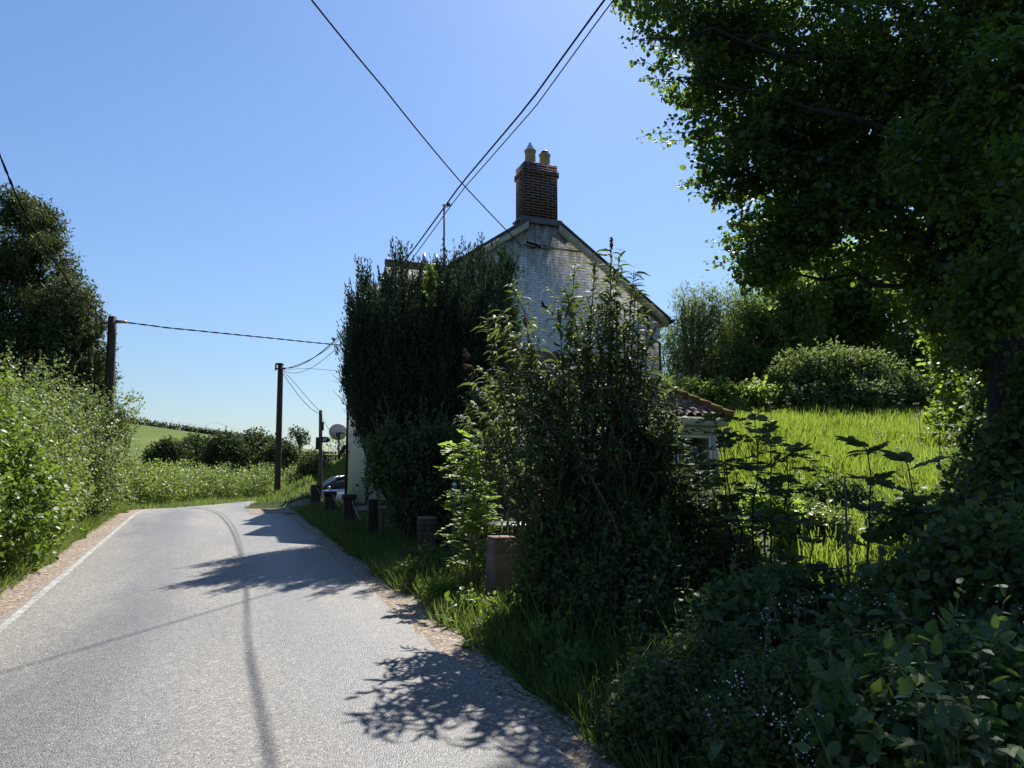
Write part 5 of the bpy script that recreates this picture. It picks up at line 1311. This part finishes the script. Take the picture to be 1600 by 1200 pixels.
# white blossom sprays on some of them
BL = [(1240, 945, 5.1, 26), (1330, 930, 5.0, 18), (1375, 940, 4.9, 14), (1215, 990, 4.9, 22), (1250, 1040, 4.4, 26), (1420, 1010, 4.3, 20), (1200, 1085, 4.1, 40), (1300, 1110, 3.7, 30), (1140, 1120, 4.1, 30), (1250, 1160, 3.6, 40), (1400, 1060, 3.9, 18), (1540, 1000, 4.1, 22), (1590, 960, 4.2, 14), (1060, 1010, 5.2, 18), (980, 1060, 5.2, 22), (1460, 1120, 3.4, 22)]
for i, (u, v, Y, n_) in enumerate(BL):
    n_ = int(n_ * 1.4); c = at(u, v, Y - .25); lb = LB(); m = n_ * 5
    d0 = np.array([RNG.normal(), RNG.normal() * .3, RNG.normal() * .5]); d0 /= np.linalg.norm(d0)
    t = RNG.uniform(-1, 1, n_); cc = c + d0 * .22 * t[:, None] + RNG.normal(size=(n_, 3)) * .035
    P = np.repeat(cc, 5, 0); a = np.tile(np.arange(5) * 1.2566, n_); ax_ = np.repeat(nrm(RNG.normal(size=(n_, 3)) + np.array([-.3, -.8, .6])), 5, 0)
    s1 = nrm(np.cross(ax_, [0, 0, 1.0])); s2 = np.cross(ax_, s1); d = s1 * np.cos(a)[:, None] + s2 * np.sin(a)[:, None] + ax_ * .25
    lb.add(P, d, ax_, 0.0058 * RNG.uniform(.7, 1.2, m)); o = lb.build('blossom_spray', M['petal'], T_FLOWER)
    tag(o, 'spray of tiny white blossom among the dark brambles of the right foreground', 'blossom', 'white blossom sprays among the brambles')
# nettles and broad-leaved stalks
def nettle(h, pairs, lsz, mat, tm):
    o = thing('nettle_plant', None, 'nettle', (0, 0, 0)); lb = LB(); b = MB()
    tip = np.array([RNG.normal() * .05, RNG.normal() * .05, h]); X = limb(b, np.array([0, 0, -.1]), tip, .006, .003, 0, 5, 7, .03)
    for j in range(pairs):
        f = .2 + .8 * j / (pairs - 1); i = min(int(f * 6), 5); p = X[i] * (1 - (f * 6 - i)) + X[i + 1] * (f * 6 - i); a = (j % 2) * 1.57 + RNG.normal() * .2
        for sgn in (0, math.pi):
            d = nrm(np.array([math.cos(a + sgn), math.sin(a + sgn), .25 - .5 * (1 - f)]))
            lb.add((p + d * .02)[None], (d - np.array([0, 0, .3]))[None], np.array([[0, 0, 1.0]]) + RNG.normal(size=(1, 3)) * .15, [lsz * (1.15 - .65 * f) * RNG.uniform(.85, 1.15)])
    b.build('stem', M['twig'], o, local=True, sm=True); lb.build('foliage', M[mat], tm, o, local=True); return o
protos = [nettle(.85, 9, .14, 'l_nettle', T_SERR), nettle(.7, 8, .16, 'l_nettle', T_SERR), nettle(.95, 10, .12, 'l_nettle', T_SERR)]
spots = []
for u, v, Y in [(1090, 1010, 4.6), (1130, 990, 4.9), (1050, 1040, 4.7), (1170, 1030, 4.3), (1110, 960, 5.4), (1150, 950, 5.5), (1060, 930, 6.0), (1010, 960, 5.8), (1190, 1060, 4.0), (1140, 1090, 4.0), (1350, 1100, 3.4), (1400, 1060, 3.6), (1440, 1120, 3.1), (1380, 1020, 3.9), (1480, 1080, 3.3), (1520, 1120, 3.1), (1330, 1050, 3.9), (1560, 1060, 3.3), (1290, 1030, 4.2), (1460, 1030, 3.7), (1420, 990, 4.1), (1530, 1010, 3.8), (1250, 1000, 4.5), (1580, 1130, 3.0), (1350, 1150, 3.0), (1220, 1030, 4.3), (960, 1000, 6.0), (1000, 1020, 5.4), (1310, 980, 4.6), (1500, 1160, 2.9)]:
    spots.append((u, v, Y))
for k, (u, v, Y) in enumerate(spots):
    o = protos[k % 3] if k < 3 else copy_tree(protos[k % 3])
    x = gx(u, Y, v); g0 = zt(x, Y); tz = at(u, v - 45, Y)[2]; hh = max(.45, tz - g0); bh = (.85, .7, .95)[k % 3]
    o.location = (x, Y, g0); s_ = min(max(hh / bh, .75), 1.7); o.scale = (min(s_, 1.25), min(s_, 1.25), s_); o.rotation_euler = (RNG.normal() * .08, RNG.normal() * .08, RNG.random() * 6.28)
    tag(o, 'dark toothed-leaved nettle among the brambles of the right foreground', 'nettle', 'nettles in the right foreground')
# dark seedlings with paired leaflets standing against the bright meadow
GS = 'dark saplings standing against the meadow'
for u, v, Y, lab, nst, sprd, lf, ls, lean, tm in (
    (1165, 655, 6.6, 'tall many-leaved dark sapling left of the meadow gap, in front of the lean-to', 3, .30, .42, .10, (.02, 0), T_OVATE),
    (1100, 700, 7.2, 'slender dark sapling right in front of the lean-to window', 3, .28, .34, .10, (-.1, 0), T_OVATE),
    (1205, 690, 6.3, 'dark sapling with long leaf fronds reaching right over the meadow', 2, .25, .46, .10, (.05, 0), T_OVATE),
    (1355, 705, 5.8, 'thin dark stalk with a tuft of drooping leaves, middle of the meadow gap', 1, .05, .26, .12, (.0, 0), T_SERR),
    (1418, 725, 5.6, 'thin dark leaning stalk with broad drooping leaves, right in the meadow gap', 1, .05, .30, .13, (-.2, 0), T_SERR),
    (1270, 850, 5.3, 'short dark sapling at the lower left of the meadow gap', 2, .2, .26, .08, (0, 0), T_OVATE),
    (1385, 870, 5.4, 'short dark sapling with paired leaflets at the lower right of the meadow gap', 2, .25, .30, .09, (0, 0), T_OVATE)):
    x = gx(u, Y, v); g_ = np.array([x - lean[0], Y, zt(x, Y)])
    ash('dark_sapling', lab, 'sapling', g_, at(u, v, Y)[2] - g_[2], nst, sprd, lf, ls, 'l_budd', 'trunk', lean, 3 if tm is T_SERR else 4, GS, 6 if nst > 1 else 5, tm, .45)
b = MB()
q0, q1 = at(1320, 745, 5.7), at(1328, 960, 5.7); b.tube([np.array([q1[0], 5.7, zt(q1[0], 5.7) - .1]), q1, q0], [.012, .011, .007], 6); o = b.build('bare_stalk', M['twig']); tag(o, 'leafless dark stalk left of the two tufted stalks in the meadow gap', 'stalk')
# low yellowish fern clump and leafy weeds at the near edge of the meadow
for u, v, Y, lab, lm, sz in ((1265, 815, 9.6, 'small yellowish sunlit bush at the near edge of the meadow', 'l_hedge_c', .07), (1300, 775, 11.5, 'low dark weedy shrub on the meadow edge behind the yellowish bush', 'l_shrub', .07), (1190, 790, 9.4, 'sunlit yellow-green weeds below the lean-to window', 'l_bright', .06), (1430, 800, 8.4, 'leafy weed clump right of the tufted stalks', 'l_shrub', .075), (1120, 830, 8.2, 'sunlit leafy weeds beneath the dark saplings', 'l_bright', .055)):
    px_bush('weed_clump', lab, 'weeds', u, v, Y, [(u, v, 48, 32, 0), (u - 35, v + 12, 32, 26, .2), (u + 36, v + 10, 32, 26, -.2)], 700, 4, .09, sz, lm, T_OVATE, 14, thr=.36, sprays=14, spray_len=.3, group='weed clumps along the meadow edge')

# ------------------------------------------------------------------ grass
def grass(name, label, X, Y, hmin, hmax, mat, tm=T_BLADE, lean=.35, tone=None):
    m = len(X); Z = ztn(X, Y)
    lb = LB(); d = nrm(np.stack([RNG.normal(size=m) * lean, RNG.normal(size=m) * lean, np.ones(m)], 1))
    S = RNG.uniform(hmin, hmax, m) * (.45 + 1.1 * (.6 * vnoise2(X, Y, 1.1, 3) + .4 * vnoise2(X, Y, 3.3, 5)))
    patch = .55 * vnoise2(X, Y, .6, 8) + .45 * RNG.random(m)
    lb.add(np.stack([X, Y, Z - .02], 1), d, rdir(m) * np.array([1, 1, .2]), S, np.clip((patch - .5) * 1.5 + .5 + .16 * RNG.normal(size=m), 0, 1))
    o = lb.build(name, M[mat], tm); tag(o, label, None, None, 'stuff'); return o
def scatter(n, x0, x1, y0, y1, fn, bias=1.0):
    out = []; got = 0
    while got < n:
        x = RNG.uniform(x0, x1, n); y = y0 + (y1 - y0) * RNG.random(n) ** bias
        k = fn(x, y); out.append(np.stack([x[k], y[k]], 1)); got += int(k.sum())
    A = np.concatenate(out)[:n]; return A[:, 0], A[:, 1]
T_MEAD = (T_BLADE[0] * np.array([1.4, 1, 1]), T_BLADE[1])
def in_meadow(x, y): return (x > 3.2 + smooth(8, 14, y) * 1.6) & (x < .72 * y + 1.0)
X, Y = scatter(100000, 3, 20, 7.5, 29, in_meadow, 1.25)
grass('meadow_grass', 'bright sunlit long meadow grass rising behind the brambles', X, Y, .22, .55, 'meadow', T_MEAD)
def vr(lo, hi, s0, s1):
    def f(x, y):
        s, n = sn(x, y); e = .25 * (vnoise2(s, s * 0, 1.1, 9) - .5)
        return (n > lo + e) & (n < hi) & (s > s0) & (s < s1)
    return f
X, Y = scatter(42000, -8, 4, 1.5, 24, vr(2.08, 3.3, 1.5, 21.6), 1.2); grass('verge_grass', 'long grass on the right verge in front of the pillars', X, Y, .10, .36, 'grass', T_BLADE, .55)
X, Y = scatter(32000, -14, -1, 2.5, 24, vr(-3.0, -2.05, 1.5, 23), 1.2); grass('verge_grass', 'green grass along the foot of the left hedge', X, Y, .08, .28, 'grass', T_BLADE, .55)
X, Y = scatter(26000, -16, 2, 22, 47, lambda x, y: ((lambda s, n: (x > -7.7 - .22 * (y - 22.0)) & (x < -.8) & (y > 21.5) | (n < -1.95) & (n > -3.0) & (s > 21))(*sn(x, y))), 1.2)
grass('bank_grass', 'mown sunlit grass of the bank and verges round the bend', X, Y, .08, .22, 'grass', (T_BLADE[0] * np.array([3.2, 1, 1]), T_BLADE[1]), .5)
# dock and dandelion rosettes on the verge
def dock(sz, n_, mat):
    o = thing('dock_plant', None, 'weed', (0, 0, 0)); lb = LB()
    for k in range(n_):
        a = k * 2.4 + RNG.normal() * .2; d = np.array([math.cos(a), math.sin(a), RNG.uniform(.5, 1.4)]); lb.add(np.array([[0, 0, 0.0]]), nrm(d)[None], np.array([[-math.cos(a) * .6, -math.sin(a) * .6, 1.0]]), [sz * RNG.uniform(.6, 1.15)])
    lb.build('leaf_rosette', M[mat], T_DOCK, o, local=True); return o
T_DOCK = (T_LANCE[0] * np.array([1.15, 1, 1.6]), T_LANCE[1])
dk = [dock(.25, 16, 'l_bright'), dock(.21, 14, 'l_bright'), dock(.23, 13, 'grass')]
sp2 = [(7.0, 2.55), (6.5, 2.7), (7.6, 2.6), (8.6, 2.55), (9.0, 2.7), (9.6, 2.6), (10.0, 2.45), (5.9, 2.75), (6.2, 2.5), (5.4, 2.7), (4.8, 2.6), (4.2, 2.7), (3.6, 2.5), (8.2, 2.8), (11.2, 2.5), (12.6, 2.5)]
for k, (s, n_) in enumerate(sp2):
    o = dk[k % 3] if k < 3 else copy_tree(dk[k % 3]); p = RP(s, n_ - .3 + RNG.normal() * .08)
    o.location = (p[0], p[1], zt(p[0], p[1])); o.rotation_euler = (0, 0, RNG.random() * 6.28); q = RNG.uniform(.8, 1.2); o.scale = (q, q, q)
    tag(o, 'long-leaved dock rosette growing on the grassy right verge by the pillars', 'weed', 'dock rosettes on the right verge')
for k, (s, n_) in enumerate([(13.5, -2.2), (11.8, -2.15), (9.6, -2.6), (8.0, -2.15), (7.0, -2.2), (16, -2.15)]):
    o = copy_tree(dk[k % 2]); p = RP(s, n_); o.location = (p[0], p[1], zt(p[0], p[1])); o.rotation_euler = (0, 0, RNG.random() * 6.28)
    tag(o, 'leafy dock rosette at the gravelly foot of the left hedge', 'weed', 'dock rosettes below the left hedge')

for k, (s, n_, h, lm) in enumerate([(6.4, 2.5, .30, 'l_bright'), (7.2, 2.35, .26, 'l_hedge_a'), (8.1, 2.35, .30, 'l_bright'), (9.2, 2.3, .34, 'l_hedge_a'), (5.6, 2.5, .30, 'l_hedge_a'), (10.1, 2.55, .4, 'l_shrub'), (9.5, 2.75, .5, 'l_shrub'), (4.9, 2.4, .3, 'l_nettle'), (4.2, 2.5, .34, 'l_nettle'), (3.5, 2.4, .3, 'l_nettle'), (12.2, 2.5, .3, 'l_nettle'), (14.2, 2.4, .32, 'l_nettle'), (16.5, 2.5, .3, 'l_nettle'), (7.9, 3.2, .5, 'l_bright'), (6.9, 3.0, .42, 'l_hedge_a')]):
    p = RP(s, n_); z_ = zt(p[0], p[1])
    bush('verge_weed', 'small leafy weed clump in the long grass of the right verge', 'weeds', (p[0], p[1], z_), [((p[0], p[1], z_ + h * .45), (.22, .2, h * .55)), ((p[0] + .18, p[1] + .1, z_ + h * .35), (.16, .16, h * .4))], 150, 4, .05, .05, lm, T_OVATE if k % 2 else T_SERR, 10, 'twig', .005, 'leafy weeds on the right verge', .3, 3.0, .6, .1, k, 8, .16)

X, Y = scatter(900, -1, 4, 2.4, 7, lambda x, y: ((lambda s, n: (n > 2.5) & (n < 4.2))(*sn(x, y))), 1.0)
grass('rank_grass', 'thin rank grass stalks among the brambles of the right foreground', X, Y, .35, .7, 'grass', (T_BLADE[0] * np.array([.45, 1, 1.5]), T_BLADE[1]), .45)
GD = 'broad-leaved weeds of the right foreground'
for k, (u, v, Y) in enumerate([(1230, 900, 5.2), (1160, 1010, 4.4), (1130, 1130, 3.7), (1310, 1090, 3.4), (1420, 1080, 3.2), (1330, 1000, 4.0), (1480, 1150, 2.9), (1560, 1100, 3.0), (1250, 1060, 3.8), (1050, 990, 5.2), (1400, 940, 4.5), (1530, 960, 3.9)]):
    x = gx(u, Y, v); z0 = zt(x, Y); h = max(.35, at(u, v, Y)[2] - z0); o = thing('burdock_plant', 'broad toothed-leaved weed rising from the brambles of the right foreground', 'weed', (x, Y, z0), 0, GD)
    lb = LB(); b = MB()
    for q in range(9):
        a = q * 2.4 + RNG.normal() * .3; f = RNG.uniform(.55, 1.0); tip = np.array([math.cos(a) * .16 * (1.4 - f), math.sin(a) * .16 * (1.4 - f), h * f])
        limb(b, np.array([0, 0, -.1]), tip, .006, .003, 0, 4, 5, .04)
        lb.add(tip[None], np.array([[math.cos(a), math.sin(a), -.25 + RNG.normal() * .25]]), np.array([[0, 0, 1.0]]) + RNG.normal(size=(1, 3)) * .2, [RNG.uniform(.06, .12)])
    b.build('stem', M['twig'], o, local=True, sm=True); lb.build('foliage', M['l_nettle'], T_SERR, o, local=True)

# cow parsley along the top of the meadow and among the brambles
def parsley(h, wide):
    o = thing('cow_parsley', None, 'wild flower', (0, 0, 0)); b = MB(); lb = LB(); lv = LB()
    top = np.array([RNG.normal() * .05, RNG.normal() * .05, h]); X = limb(b, np.array([0, 0, -.1]), top, .006, .003, 0, 5, 7, .04)
    for q in range(5):
        i = 3 + q % 4; p = X[i]; e = p + np.array([RNG.normal() * .13, RNG.normal() * .13, RNG.uniform(.12, .25)]) if q else top + np.array([0, 0, .02])
        b.tube([p, (p + e) / 2, e], [.003, .0025, .002], 4, cap=False)
        m = 60; r = np.sqrt(RNG.random(m)) * wide; a = RNG.random(m) * 6.28
        lb.add(e + np.stack([r * np.cos(a), r * np.sin(a), .02 - r * .25 + RNG.normal(size=m) * .004], 1), rdir(m) * np.array([1, 1, .2]), np.array([0, 0, 1.0]) + rdir(m) * .3, .014)
    m = 30; t = RNG.random(m) * .6; lv.add(X[0] + (top - X[0]) * t[:, None], rdir(m) * np.array([1, 1, .4]), np.array([0, 0, 1.0]) + rdir(m) * .4, RNG.uniform(.06, .14, m))
    b.build('stem', M['l_nettle'], o, local=True); lb.build('flower_head', M['petal'], T_FLOWER, o, local=True); lv.build('foliage', M['l_nettle'], T_SERR, o, local=True); return o
pp = [parsley(.8, .06), parsley(.65, .05)]
for k, (u, v, Y) in enumerate([(1255, 660, 22.5), (1270, 655, 23), (1288, 658, 22.6), (1310, 652, 23.2), (1322, 655, 23), (1225, 662, 22.4), (1350, 650, 23.4), (1400, 655, 22), (1440, 690, 17), (1380, 700, 16), (1205, 680, 19), (1240, 720, 14.5), (1410, 740, 13), (1290, 730, 14), (1470, 720, 14)]):
    o = pp[k] if k < 2 else copy_tree(pp[k % 2]); x = gx(u, Y, v); o.location = (x, Y, zt(x, Y)); o.rotation_euler = (0, 0, RNG.random() * 6.28); q = RNG.uniform(.85, 1.3); o.scale = (q, q, q)
    tag(o, 'white-flowered cow parsley standing in the sunlit meadow grass', 'wild flower', 'cow parsley in the meadow')
